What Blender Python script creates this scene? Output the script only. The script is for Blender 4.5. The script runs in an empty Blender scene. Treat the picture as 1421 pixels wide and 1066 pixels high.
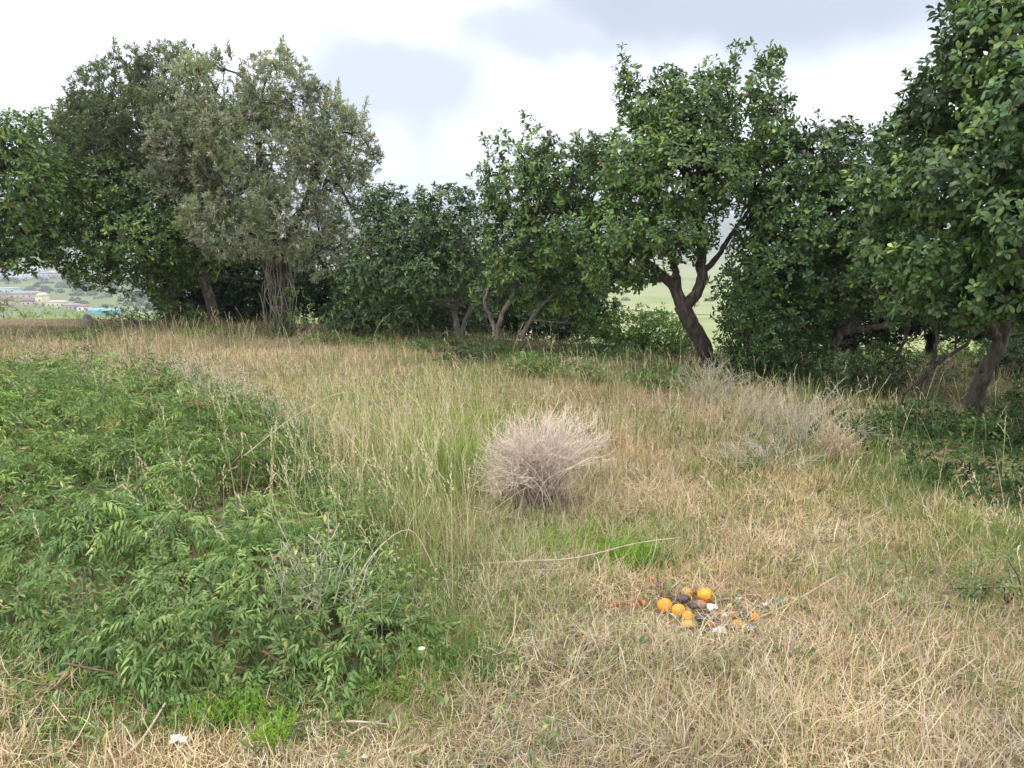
import bpy, math, random
import numpy as np
from mathutils import Vector, Matrix

rng = np.random.default_rng(7)
random.seed(7)
scene = bpy.context.scene
COL = scene.collection

# ------------------------------------------------------------------ camera
FPX, CX, CY = 1106.0, 710.5, 533.0          # focal length and centre in photo pixels
PITCH = math.radians(10.2)
EYE = np.array([0.0, 0.0, 1.6])
cam_d = bpy.data.cameras.new("camera")
cam_d.sensor_width = 36.0
cam_d.lens = 36.0 * FPX / 1421.0
cam_d.clip_start, cam_d.clip_end = 0.05, 20000.0
cam = bpy.data.objects.new("camera", cam_d)
cam.location = EYE
cam.rotation_euler = (math.pi / 2 - PITCH, 0, 0)
COL.objects.link(cam)
scene.camera = cam

# ------------------------------------------------------------------ world and sun (bright broken overcast)
SUN_EL, SUN_AZ = math.radians(70), math.radians(-100)   # azimuth from +Y, clockwise; high, behind the left shoulder
w = bpy.data.worlds.new("World")
scene.world = w
w.use_nodes = True
nt = w.node_tree
nt.nodes.clear()


def N(nt, typ, **kw):
    n = nt.nodes.new(typ)
    for k, v in kw.items():
        if k in ("inputs",):
            for i, x in v.items():
                n.inputs[i].default_value = x
        else:
            setattr(n, k, v)
    return n


def world_nodes():
    L = nt.links.new
    out = N(nt, "ShaderNodeOutputWorld")
    sky = N(nt, "ShaderNodeTexSky", sky_type='NISHITA', sun_disc=False, sun_elevation=SUN_EL, sun_rotation=SUN_AZ)
    bsky = N(nt, "ShaderNodeBackground", inputs={1: 0.1})
    L(sky.outputs[0], bsky.inputs[0])
    tc = N(nt, "ShaderNodeTexCoord")
    # broad grey cloud banks: noise over the whole dome
    mp = N(nt, "ShaderNodeMapping")
    mp.inputs['Scale'].default_value = (1.0, 1.0, 2.3)
    mp.inputs['Location'].default_value = (0.35, 0.1, 0.4)
    L(tc.outputs['Generated'], mp.inputs[0])
    n1 = N(nt, "ShaderNodeTexNoise", inputs={'Scale': 2.3, 'Detail': 6.0, 'Roughness': 0.5, 'Distortion': 0.3})
    L(mp.outputs[0], n1.inputs['Vector'])
    # the two cloud banks in view, as soft ellipses in direction space
    fac = None
    warp = N(nt, "ShaderNodeTexNoise", inputs={'Scale': 7.0, 'Detail': 4.0})
    L(tc.outputs['Generated'], warp.inputs['Vector'])
    ws = N(nt, "ShaderNodeVectorMath", operation='MULTIPLY_ADD')
    ws.inputs[1].default_value = (0.16, 0.16, 0.12)
    ws.inputs[2].default_value = (-0.08, -0.08, -0.06)
    L(warp.outputs['Color'], ws.inputs[0])
    wadd = N(nt, "ShaderNodeVectorMath", operation='ADD')
    L(tc.outputs['Generated'], wadd.inputs[0])
    L(ws.outputs[0], wadd.inputs[1])
    for (u, v, ru, rv, amt) in [(1040, -20, 450, 132, 1.0), (545, 116, 190, 98, 0.84), (790, 50, 210, 74, 0.85)]:
        c = pix_dir(u, v)
        sub = N(nt, "ShaderNodeVectorMath", operation='SUBTRACT')
        L(wadd.outputs[0], sub.inputs[0])
        sub.inputs[1].default_value = c
        sc = N(nt, "ShaderNodeVectorMath", operation='MULTIPLY')
        sc.inputs[1].default_value = (FPX / ru, FPX / ru * 0.6, FPX / rv)
        L(sub.outputs[0], sc.inputs[0])
        ln = N(nt, "ShaderNodeVectorMath", operation='LENGTH')
        L(sc.outputs[0], ln.inputs[0])
        mr = N(nt, "ShaderNodeMapRange", interpolation_type='SMOOTHSTEP')
        mr.inputs['From Min'].default_value = 1.15
        mr.inputs['From Max'].default_value = 0.40
        mr.inputs['To Max'].default_value = amt
        L(ln.outputs['Value'], mr.inputs['Value'])
        if fac is None:
            fac = mr
        else:
            mx = N(nt, "ShaderNodeMath", operation='MAXIMUM')
            L(fac.outputs[0], mx.inputs[0])
            L(mr.outputs[0], mx.inputs[1])
            fac = mx
    r1 = N(nt, "ShaderNodeMapRange", interpolation_type='SMOOTHSTEP')
    r1.inputs['From Min'].default_value = 0.50
    r1.inputs['From Max'].default_value = 0.80
    r1.inputs['To Max'].default_value = 0.45
    L(n1.outputs[0], r1.inputs['Value'])
    mx = N(nt, "ShaderNodeMath", operation='MAXIMUM')
    L(fac.outputs[0], mx.inputs[0])
    L(r1.outputs[0], mx.inputs[1])
    mixc = N(nt, "ShaderNodeMix", data_type='RGBA')
    mixc.inputs[6].default_value = (1.22, 1.24, 1.27, 1)
    mixc.inputs[7].default_value = (0.265, 0.295, 0.375, 1)
    L(mx.outputs[0], mixc.inputs[0])
    bcl = N(nt, "ShaderNodeBackground", inputs={1: 1.0})
    L(mixc.outputs[2], bcl.inputs[0])
    ms = N(nt, "ShaderNodeMixShader", inputs={0: 0.93})
    L(bsky.outputs[0], ms.inputs[1])
    L(bcl.outputs[0], ms.inputs[2])
    L(ms.outputs[0], out.inputs[0])


def pix_dir(u, v):
    x, y = (u - CX) / FPX, (CY - v) / FPX
    d = np.array([x, math.cos(PITCH) + y * math.sin(PITCH), -math.sin(PITCH) + y * math.cos(PITCH)])
    return d / np.linalg.norm(d)


world_nodes()
sun_d = bpy.data.lights.new("sun", 'SUN')
sun_d.energy = 1.5
sun_d.angle = math.radians(12)
sun_d.color = (1.0, 0.96, 0.9)
sun = bpy.data.objects.new("sun", sun_d)
sv = Vector((math.sin(SUN_AZ) * math.cos(SUN_EL), math.cos(SUN_AZ) * math.cos(SUN_EL), math.sin(SUN_EL)))
sun.rotation_euler = sv.to_track_quat('Z', 'Y').to_euler()
sun.location = (-20, -20, 40)
COL.objects.link(sun)

vs = scene.view_settings
vs.view_transform, vs.look, vs.gamma, vs.use_curve_mapping = 'Standard', 'None', 1.0, False
vs.exposure = 0.85
cy = scene.cycles
cy.max_bounces, cy.diffuse_bounces, cy.glossy_bounces, cy.transmission_bounces = 6, 2, 2, 4
cy.transparent_max_bounces, cy.volume_bounces = 6, 0
cy.use_denoising = True
cy.caustics_reflective = cy.caustics_refractive = False


# ------------------------------------------------------------------ noise and terrain
def _hash(ix, iy, iz, seed):
    h = (ix * 374761393 + iy * 668265263 + iz * 2147483647 + seed * 974634777) & 0xFFFFFFFF
    h = ((h ^ (h >> 13)) * 1274126177) & 0xFFFFFFFF
    return ((h ^ (h >> 16)) & 0xFFFF) / 65535.0


def vnoise(x, y, z=0.0, seed=0):
    x, y, z = np.broadcast_arrays(np.asarray(x, float), np.asarray(y, float), np.asarray(z, float))
    fx, fy, fz = np.floor(x), np.floor(y), np.floor(z)
    ix, iy, iz = fx.astype(np.int64), fy.astype(np.int64), fz.astype(np.int64)
    tx, ty, tz = x - fx, y - fy, z - fz
    tx, ty, tz = [t * t * (3 - 2 * t) for t in (tx, ty, tz)]
    r = 0
    for a in (0, 1):
        for b in (0, 1):
            for c in (0, 1):
                wgt = (tx if a else 1 - tx) * (ty if b else 1 - ty) * (tz if c else 1 - tz)
                r = r + wgt * _hash(ix + a, iy + b, iz + c, seed)
    return r


def fbm(x, y, z=0.0, seed=0, octs=3):
    r, a, t = 0, 1.0, 0
    for o in range(octs):
        r = r + a * vnoise(np.asarray(x) * 2 ** o, np.asarray(y) * 2 ** o, np.asarray(z) * 2 ** o, seed + o * 17)
        t += a
        a *= 0.5
    return r / t


def sstep(a, b, x):
    t = np.clip((np.asarray(x, float) - a) / (b - a), 0, 1)
    return t * t * (3 - 2 * t)


def edge(x):
    return np.interp(x, [-40, -9, -4, -1, 2, 4, 8, 40], [17, 16.2, 15.2, 13.6, 11.4, 10.6, 10.4, 11])


def height(x, y):
    x, y = np.asarray(x, float), np.asarray(y, float)
    s = np.maximum(y - edge(x), 0)
    drop = 44 * (1 - np.exp(-0.34 * s * s / (s + 2.5) / 44))
    k = drop / 44
    r = np.hypot(x, y)
    z = -drop + k * 3.0 * (fbm(x / 120, y / 120, 0, 3) - 0.5) + k * 0.5 * (fbm(x / 7, y / 7, 0, 9) - 0.5)
    left = sstep(0.16, 0.42, -x / np.maximum(y, 1))
    z = z + left * np.clip(r - 560, 0, 2600) * 0.045
    m = sstep(1250, 3200, y + 0.15 * x)
    z = z + m * (60 + 210 * fbm(x / 900, y / 900, 0, 21, 4))
    near = 1 - sstep(14, 30, r)
    z = z + near * (0.10 * (fbm(x * 0.6, y * 0.6, 0, 5) - 0.5) + 0.05 * (fbm(x * 2.1, y * 2.1, 0, 6, 2) - 0.5))
    return z


def P(u, v, Y):
    """point on the pixel's ray at world depth Y"""
    d = pix_dir(u, v)
    return EYE + d * (Y / d[1])


def G(u, v, tmax=6000.0):
    """where the pixel's ray meets the terrain"""
    d = pix_dir(u, v)
    lo, hi = 0.8, tmax
    ts = lo * (hi / lo) ** np.linspace(0, 1, 420)
    for _ in range(3):
        q = EYE + d * ts[:, None]
        below = q[:, 2] < height(q[:, 0], q[:, 1])
        if not below.any():
            return EYE + d * tmax
        i = int(np.argmax(below))
        lo, hi = ts[max(i - 1, 0)], ts[i]
        ts = np.linspace(lo, hi, 12)
    return EYE + d * hi


# ------------------------------------------------------------------ mesh helpers
def mesh_arr(name, V, T, mat, parent=None, col=None, smooth=False):
    V = np.ascontiguousarray(V, np.float32)
    T = np.ascontiguousarray(T, np.int32)
    me = bpy.data.meshes.new(name)
    me.vertices.add(len(V))
    me.vertices.foreach_set("co", V.ravel())
    me.loops.add(T.size)
    me.loops.foreach_set("vertex_index", T.ravel())
    me.polygons.add(len(T))
    me.polygons.foreach_set("loop_start", np.arange(len(T), dtype=np.int32) * T.shape[1])
    if smooth:
        me.polygons.foreach_set("use_smooth", np.ones(len(T), bool))
    if col is not None:
        a = me.attributes.new("tint", 'FLOAT_COLOR', 'POINT')
        c = np.ones((len(V), 4), np.float32)
        c[:, :3] = col
        a.data.foreach_set("color", c.ravel())
    me.update(calc_edges=True)
    me.validate()
    me.materials.append(mat)
    return link(name, me, parent)


def link(name, me, parent=None):
    o = bpy.data.objects.new(name, me)
    COL.objects.link(o)
    if parent is not None:
        o.parent = parent
        if parent.type == 'EMPTY':
            o.matrix_parent_inverse = Matrix.Translation(parent.location).inverted()
    return o


def thing(name, label, cat, loc, group=None):
    o = bpy.data.objects.new(name, None)
    o.empty_display_size = 0.2
    o.location = loc
    COL.objects.link(o)
    tag(o, label, cat, group)
    return o


def tag(o, label=None, cat=None, group=None, kind=None):
    if label: o["label"] = label
    if cat: o["category"] = cat
    if group: o["group"] = group
    if kind: o["kind"] = kind
    return o


class MB:
    """collects tubes and shapes into one mesh"""
    def __init__(s):
        s.V, s.T, s.C, s.n = [], [], [], 0

    def add(s, V, T, c=(1, 1, 1)):
        V, T = np.asarray(V, float), np.asarray(T, int)
        s.V.append(V)
        s.T.append(T + s.n)
        s.C.append(np.broadcast_to(np.asarray(c, float), (len(V), 3)))
        s.n += len(V)

    def tube(s, pts, rad, k=7, c=(1, 1, 1)):
        pts = np.asarray(pts, float)
        n = len(pts)
        rad = np.broadcast_to(np.asarray(rad, float), (n,))
        tan = np.gradient(pts, axis=0)
        tan /= np.linalg.norm(tan, axis=1)[:, None] + 1e-9
        ref = np.array([0.31, 0.95, 0.05]) if abs(tan[:, 1].mean()) < 0.8 else np.array([1.0, 0, 0])
        a = np.cross(tan, ref)
        a /= np.linalg.norm(a, axis=1)[:, None] + 1e-9
        b = np.cross(tan, a)
        th = np.arange(k) / k * 2 * np.pi
        V = pts[:, None] + rad[:, None, None] * (np.cos(th)[None, :, None] * a[:, None] + np.sin(th)[None, :, None] * b[:, None])
        V = V.reshape(-1, 3)
        i, j = np.meshgrid(np.arange(n - 1), np.arange(k), indexing='ij')
        j2 = (j + 1) % k
        q = np.stack([i * k + j, i * k + j2, (i + 1) * k + j2, (i + 1) * k + j], -1).reshape(-1, 4)
        T = np.concatenate([q[:, [0, 1, 2]], q[:, [0, 2, 3]]])
        cap = [[(n - 1) * k, (n - 1) * k + m, (n - 1) * k + m + 1] for m in range(1, k - 1)]
        s.add(V, np.concatenate([T, cap]), c)

    def box(s, c, size, col=(1, 1, 1)):
        c, h = np.asarray(c, float), np.asarray(size, float) / 2
        V = np.array([[x, y, z] for x in (-1, 1) for y in (-1, 1) for z in (-1, 1)]) * h + c
        T = [[0, 1, 3], [0, 3, 2], [4, 6, 7], [4, 7, 5], [0, 4, 5], [0, 5, 1], [2, 3, 7], [2, 7, 6], [0, 2, 6], [0, 6, 4], [1, 5, 7], [1, 7, 3]]
        s.add(V, T, col)

    def build(s, name, mat, parent=None, smooth=True):
        return mesh_arr(name, np.concatenate(s.V), np.concatenate(s.T), mat, parent, np.concatenate(s.C), smooth)


def smooth_line(pts, n=14, wob=0.0, seed=0):
    """Catmull-Rom through pts (rows of any width)"""
    p = np.asarray(pts, float)
    q = np.vstack([2 * p[0] - p[1], p, 2 * p[-1] - p[-2]])
    out = []
    per = max(2, n // (len(p) - 1))
    for i in range(len(p) - 1):
        for t in np.arange(per) / per:
            a, b, c, d = q[i:i + 4]
            out.append(0.5 * (2 * b + (c - a) * t + (2 * a - 5 * b + 4 * c - d) * t * t + (3 * b - a - 3 * c + d) * t ** 3))
    out.append(p[-1])
    out = np.array(out)
    if wob:
        k = np.arange(len(out)) * 0.6 + seed * 7.7
        out[1:, 0] += wob * (vnoise(k, seed)[1:] - .5)
        out[1:, 1] += wob * (vnoise(k, seed + 31)[1:] - .5)
    return out


def unit(a):
    return a / (np.linalg.norm(a, axis=-1, keepdims=True) + 1e-9)


LEAF_SHAPES = {
    # t along, w across, n off the leaf plane
    'obovate': ([(0, 0, 0), (.38, -.33, .05), (.38, .33, .05), (.76, -.5, .0), (.76, .5, .0), (1, 0, -.13)],
                [(0, 2, 1), (1, 2, 4), (1, 4, 3), (3, 4, 5)]),
    'fold': ([(0, 0, 0), (.52, -.5, .10), (.52, .5, .10), (1, 0, -.08)], [(0, 2, 3), (0, 3, 1)]),
    'lance': ([(0, 0, 0), (.3, -.5, .03), (.3, .5, .03), (.68, -.36, -.12), (.68, .36, -.12), (1, 0, -.36)],
              [(0, 2, 1), (1, 2, 4), (1, 4, 3), (3, 4, 5)]),
}


def leaf_arrays(base, d, nr, L, W, col, shape):
    sh, tri = LEAF_SHAPES[shape]
    sh = np.array(sh)
    n, k = len(base), len(sh)
    d = unit(d)
    s = unit(np.cross(d, nr))
    nn = np.cross(s, d)
    V = (base[:, None] + d[:, None] * (sh[None, :, 0, None] * L[:, None, None])
         + s[:, None] * (sh[None, :, 1, None] * W[:, None, None])
         + nn[:, None] * (sh[None, :, 2, None] * L[:, None, None]))
    T = (np.array(tri)[None] + (np.arange(n) * k)[:, None, None]).reshape(-1, 3)
    C = np.repeat(col, k, axis=0)
    return V.reshape(-1, 3), T, C


# ------------------------------------------------------------------ materials
def new_mat(name):
    m = bpy.data.materials.new(name)
    m.use_nodes = True
    m.node_tree.nodes.clear()
    return m, m.node_tree


def leaf_mat(name, rough=0.45, transl=0.3, spec=0.5, obj_random=None):
    m, t = new_mat(name)
    L = t.links.new
    out = N(t, "ShaderNodeOutputMaterial")
    pb = N(t, "ShaderNodeBsdfPrincipled")
    pb.inputs['Roughness'].default_value = rough
    pb.inputs['Specular IOR Level'].default_value = spec
    tr = N(t, "ShaderNodeBsdfTranslucent")
    mix = N(t, "ShaderNodeMixShader", inputs={0: transl})
    if obj_random:
        oi = N(t, "ShaderNodeObjectInfo")
        cr = N(t, "ShaderNodeValToRGB")
        cr.color_ramp.elements[0].color = (*obj_random[0], 1)
        cr.color_ramp.elements[1].color = (*obj_random[-1], 1)
        for i, c in enumerate(obj_random[1:-1]):
            e = cr.color_ramp.elements.new((i + 1) / (len(obj_random) - 1))
            e.color = (*c, 1)
        L(oi.outputs['Random'], cr.inputs[0])
        src = cr.outputs[0]
    else:
        at = N(t, "ShaderNodeAttribute", attribute_name="tint")
        src = at.outputs['Color']
    L(src, pb.inputs['Base Color'])
    hs = N(t, "ShaderNodeHueSaturation", inputs={'Hue': 0.485, 'Saturation': 1.15, 'Value': 1.35})
    L(src, hs.inputs['Color'])
    L(hs.outputs[0], tr.inputs[0])
    L(pb.outputs[0], mix.inputs[1])
    L(tr.outputs[0], mix.inputs[2])
    L(mix.outputs[0], out.inputs[0])
    return m


def noise_mat(name, cols, scale=8.0, rough=0.85, bump=0.3, stretch=(1, 1, 1), detail=6.0, coord='Object', spec=0.3, bscale=None, tint=False):
    m, t = new_mat(name)
    L = t.links.new
    out = N(t, "ShaderNodeOutputMaterial")
    pb = N(t, "ShaderNodeBsdfPrincipled")
    pb.inputs['Roughness'].default_value = rough
    pb.inputs['Specular IOR Level'].default_value = spec
    tc = N(t, "ShaderNodeTexCoord")
    mp = N(t, "ShaderNodeMapping")
    mp.inputs['Scale'].default_value = stretch
    L(tc.outputs[coord], mp.inputs[0])
    nz = N(t, "ShaderNodeTexNoise", inputs={'Scale': scale, 'Detail': detail, 'Roughness': 0.6})
    L(mp.outputs[0], nz.inputs['Vector'])
    cr = N(t, "ShaderNodeValToRGB")
    k = len(cols)
    cr.color_ramp.elements[0].position, cr.color_ramp.elements[1].position = 0.28, 0.72
    cr.color_ramp.elements[0].color, cr.color_ramp.elements[1].color = (*cols[0], 1), (*cols[-1], 1)
    for i, c in enumerate(cols[1:-1]):
        e = cr.color_ramp.elements.new(0.28 + 0.44 * (i + 1) / (k - 1))
        e.color = (*c, 1)
    L(nz.outputs[0], cr.inputs[0])
    src = cr.outputs[0]
    if tint:
        at = N(t, "ShaderNodeAttribute", attribute_name="tint")
        mx = N(t, "ShaderNodeMix", data_type='RGBA', blend_type='MULTIPLY')
        mx.inputs[0].default_value = 1.0
        L(src, mx.inputs[6])
        L(at.outputs['Color'], mx.inputs[7])
        src = mx.outputs[2]
    L(src, pb.inputs['Base Color'])
    if bump:
        bp = N(t, "ShaderNodeBump", inputs={'Strength': bump, 'Distance': 0.02})
        nb = nz
        if bscale:
            nb = N(t, "ShaderNodeTexNoise", inputs={'Scale': bscale, 'Detail': 4.0})
            L(mp.outputs[0], nb.inputs['Vector'])
        L(nb.outputs[0], bp.inputs['Height'])
        L(bp.outputs[0], pb.inputs['Normal'])
    L(pb.outputs[0], out.inputs[0])
    return m


M_BROAD = leaf_mat("glossy_broad_leaf", 0.46, 0.12, 0.36)
M_GREY = leaf_mat("grey_green_leaf", 0.55, 0.25, 0.35)
M_SOFT = leaf_mat("soft_green_leaf", 0.55, 0.32, 0.3)
M_GRASS = leaf_mat("grass_blade", 0.6, 0.3, 0.3)
M_STRAW = leaf_mat("dry_straw", 0.7, 0.25, 0.2)
M_LEAFOBJ = leaf_mat("glossy_single_leaf", 0.44, 0.13, 0.38,
                     [(.046, .090, .030), (.070, .130, .036), (.058, .110, .038), (.105, .18, .05), (.052, .10, .034), (.14, .22, .058)])
M_SHOOT = leaf_mat("drooping_shoot_leaf", 0.5, 0.32, 0.35,
                   [(.105, .19, .056), (.17, .27, .08), (.125, .22, .064), (.27, .37, .12), (.145, .245, .076)])
M_BARK = noise_mat("grey_brown_bark", [(.022, .017, .014), (.07, .056, .046), (.17, .14, .115)], 22, 0.9, 1.0, (1, 1, .3), bscale=46)
M_BARKPALE = noise_mat("pale_bark", [(.07, .058, .05), (.16, .135, .115), (.28, .245, .21)], 16, 0.9, 0.8, (1, 1, .3), bscale=34)
M_TWIG = noise_mat("dry_twig", [(.40, .335, .29), (.53, .455, .40), (.66, .59, .53)], 30, 0.85, 0.2, tint=True)
M_WOOD = noise_mat("dead_stalk", [(.30, .22, .15), (.45, .36, .27), (.58, .49, .39)], 22, 0.8, 0.4, (1, 1, 1))


# ------------------------------------------------------------------ ground
def ground_mat():
    m, t = new_mat("hilltop_and_valley_ground")
    L = t.links.new
    out = N(t, "ShaderNodeOutputMaterial")
    pb = N(t, "ShaderNodeBsdfPrincipled")
    pb.inputs['Roughness'].default_value = 0.95
    pb.inputs['Specular IOR Level'].default_value = 0.1
    geo = N(t, "ShaderNodeNewGeometry")

    def ramp(scale, cols, detail=6.0):
        nz = N(t, "ShaderNodeTexNoise", inputs={'Scale': scale, 'Detail': detail, 'Roughness': 0.62})
        L(geo.outputs['Position'], nz.inputs['Vector'])
        cr = N(t, "ShaderNodeValToRGB")
        cr.color_ramp.elements[0].position, cr.color_ramp.elements[1].position = 0.3, 0.7
        cr.color_ramp.elements[0].color, cr.color_ramp.elements[1].color = (*cols[0], 1), (*cols[-1], 1)
        for i, c in enumerate(cols[1:-1]):
            e = cr.color_ramp.elements.new(0.3 + 0.4 * (i + 1) / (len(cols) - 1))
            e.color = (*c, 1)
        L(nz.outputs[0], cr.inputs[0])
        return cr.outputs[0], nz
    near, nz1 = ramp(9.0, [(.075, .055, .033), (.15, .115, .066), (.25, .195, .115), (.15, .145, .06)])
    field, nz2 = ramp(0.02, [(.13, .19, .05), (.21, .26, .075), (.30, .30, .12), (.20, .24, .07)])
    hill, nz3 = ramp(0.004, [(.07, .10, .05), (.12, .145, .07), (.18, .18, .10)], 10.0)
    at = N(t, "ShaderNodeAttribute", attribute_name="tint")
    sp = N(t, "ShaderNodeSeparateColor")
    L(at.outputs['Color'], sp.inputs[0])
    m1 = N(t, "ShaderNodeMix", data_type='RGBA')
    L(sp.outputs[0], m1.inputs[0])
    L(near, m1.inputs[6])
    L(field, m1.inputs[7])
    m2 = N(t, "ShaderNodeMix", data_type='RGBA')
    L(sp.outputs[1], m2.inputs[0])
    L(m1.outputs[2], m2.inputs[6])
    L(hill, m2.inputs[7])
    litter_shade, nz4 = ramp(22.0, [(.035, .025, .016), (.07, .05, .03), (.12, .085, .05)])  # leaf litter colours, kept dark to paint in the shade under the trees
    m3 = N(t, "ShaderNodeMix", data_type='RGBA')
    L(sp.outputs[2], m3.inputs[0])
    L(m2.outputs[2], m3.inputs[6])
    L(litter_shade, m3.inputs[7])
    L(m3.outputs[2], pb.inputs['Base Color'])
    bp = N(t, "ShaderNodeBump", inputs={'Strength': 0.6, 'Distance': 0.03})
    L(nz1.outputs[0], bp.inputs['Height'])
    L(bp.outputs[0], pb.inputs['Normal'])
    L(pb.outputs[0], out.inputs[0])
    return m


def LITTER_SHADE(x, y):
    """fallen leaves and humus, painted dark to deepen the shade under the trees"""
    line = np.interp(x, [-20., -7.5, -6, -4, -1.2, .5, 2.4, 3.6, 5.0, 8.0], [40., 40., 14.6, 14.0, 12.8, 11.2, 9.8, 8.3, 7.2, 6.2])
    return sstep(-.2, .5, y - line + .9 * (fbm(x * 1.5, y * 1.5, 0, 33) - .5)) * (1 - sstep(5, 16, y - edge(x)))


def build_ground():
    # rows thicken toward the camera; columns fan out with distance
    ys = np.concatenate([[-400, -120, -40, -15, -6], np.arange(-3, 20, 0.16), 20 * 1.035 ** np.arange(0, 165)])
    a = np.linspace(-1, 1, 161)
    fan = np.sign(a) * np.abs(a) ** 1.25
    half = np.maximum(np.abs(ys) * 1.15, 14.0)
    half[:5] = [500, 200, 80, 30, 20]
    X = half[:, None] * fan[None]
    Y = np.broadcast_to(ys[:, None], X.shape)
    Z = height(X, Y)
    V = np.stack([X, Y, Z], -1).reshape(-1, 3)
    nr, nc = X.shape
    i, j = np.meshgrid(np.arange(nr - 1), np.arange(nc - 1), indexing='ij')
    q = np.stack([i * nc + j, i * nc + j + 1, (i + 1) * nc + j + 1, (i + 1) * nc + j], -1).reshape(-1, 4)
    r = np.hypot(V[:, 0], V[:, 1])
    c = np.zeros((len(V), 3))
    c[:, 2] = LITTER_SHADE(V[:, 0], V[:, 1])  # where the ground is painted darker for tree shade
    c[:, 0] = sstep(17, 40, r)
    c[:, 1] = np.maximum(sstep(1200, 2000, V[:, 1]), sstep(0.16, 0.42, -V[:, 0] / np.maximum(V[:, 1], 1)) * sstep(400, 600, r) * 0.7)
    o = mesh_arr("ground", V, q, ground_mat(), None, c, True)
    tag(o, kind="structure")


build_ground()


# ------------------------------------------------------------------ trees
def lobe_world(l, Y):
    u, v, ru, rv = l[:4]
    dy = l[4] if len(l) > 4 else 0.0
    c = P(u, v, Y + dy)
    sl = np.linalg.norm(c - EYE)
    rx, rz = ru / FPX * sl, rv / FPX * sl
    ry = l[5] if len(l) > 5 else 0.9 * rx
    return c, np.array([rx, ry, rz])


def crown_points(lobes, per_m3, shell=0.28, seed=0, gap=0.42, gscale=2.2):
    """twig ends through the lobes: (position, outward axis, depth 0 inside .. 1 rim)"""
    P_, A_, D_ = [], [], []
    for li, (c, R) in enumerate(lobes):
        vol = 4.19 * R.prod()
        n = max(60, int(vol * per_m3))
        d = unit(rng.normal(size=(n, 3)))
        bump = 0.80 + 0.42 * fbm(d[:, 0] * 2.3 + 9 * li, d[:, 1] * 2.3, d[:, 2] * 2.3 + 5, seed, 3)
        rad = rng.random(n) ** shell
        if R.max() < .30:                # loose topmost sprays
            n = max(36, int(n * .7))
            d, bump = d[:n], bump[:n]
            rad = rng.random(n) ** .6 * 1.35
        p = c + d * R * (bump * rad)[:, None]
        P_.append(p)
        A_.append(unit(d / R * R.mean() + [0, 0, 0.35]))
        D_.append(rad)
    p, a, dd = np.concatenate(P_), np.concatenate(A_), np.concatenate(D_)
    # clumps and holes
    keep = fbm(p[:, 0] * gscale, p[:, 1] * gscale, p[:, 2] * gscale, seed + 3, 3) > gap - 0.10 * (rng.random(len(p)))
    # thin what lies deep inside a neighbouring lobe
    deep = np.zeros(len(p), bool)
    for c, R in lobes:
        deep |= (((p - c) / R) ** 2).sum(1) < 0.30
    keep &= ~(deep & (rng.random(len(p)) < 0.7))
    return p[keep], a[keep], dd[keep]


def cluster_leaves(p, a, per, spread, L, Wr, pal, palw, seed, young=0.12, droop=0.0):
    """a rosette of leaves at each twig end"""
    n = len(p)
    ref = unit(rng.normal(size=(n, 3)))
    e1 = unit(np.cross(a, ref))
    e2 = np.cross(a, e1)
    k = per
    ph = (np.arange(k)[None] * 2.399 + rng.random((n, 1)) * 6.28)
    th = np.radians(rng.uniform(spread[0], spread[1], (n, k)))
    rad = (np.cos(ph)[..., None] * e1[:, None] + np.sin(ph)[..., None] * e2[:, None])
    d = np.cos(th)[..., None] * a[:, None] + np.sin(th)[..., None] * rad
    d = d + rng.normal(size=d.shape) * 0.30
    d[..., 2] -= droop
    nr = a[:, None] * np.sin(th)[..., None] - rad * np.cos(th)[..., None] + rng.normal(size=d.shape) * 0.35
    back = rng.random((n, k)) * L * 0.7
    base = p[:, None] - a[:, None] * back[..., None] + rad * 0.006
    LL = L * rng.uniform(0.8, 1.15, (n, 1)) * rng.uniform(0.55, 1.25, (n, k))
    # tint per twig with a little per leaf; new growth is brighter
    pal = np.array(pal)
    ci = rng.choice(len(pal), n, p=np.array(palw) / np.sum(palw))
    c = pal[ci]
    patch = 0.55 + 0.9 * fbm(p[:, 0] * 1.5, p[:, 1] * 1.5, p[:, 2] * 1.5, seed + 50, 2)
    c = c * patch[:, None]
    c = c[:, None] * rng.uniform(0.7, 1.35, (n, k))[..., None] * (1 + rng.normal(size=(n, k, 1)) * np.array([.10, .0, -.08]))
    yl = rng.random((n, k)) < young
    c = np.where(yl[..., None], c * np.array([1.75, 1.55, 1.2]), c)
    brown = rng.random((n, k)) < 0.003
    c = np.where(brown[..., None], np.array([.24, .13, .06]), c)
    f = lambda z: z.reshape(-1, *z.shape[2:])
    return f(base), f(d), f(nr), f(LL), f(LL) * Wr * rng.uniform(0.85, 1.15, n * k), f(np.clip(c, 0, 1))


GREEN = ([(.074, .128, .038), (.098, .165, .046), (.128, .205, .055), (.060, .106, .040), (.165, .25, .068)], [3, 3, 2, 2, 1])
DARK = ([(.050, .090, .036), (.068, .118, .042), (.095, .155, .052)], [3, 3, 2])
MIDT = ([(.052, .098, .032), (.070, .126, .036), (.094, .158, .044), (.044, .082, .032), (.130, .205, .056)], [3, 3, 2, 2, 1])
DEEP_SHADE = ([(.024, .046, .020), (.032, .058, .023), (.042, .072, .027)], [3, 3, 2])  # leaf colour darkened to paint the shade behind and under the trees
GREY = ([(.24, .275, .175), (.30, .33, .22), (.19, .225, .14), (.38, .39, .30), (.27, .25, .20), (.21, .285, .12)], [3, 3, 2, 2, .7, 2.3])


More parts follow.
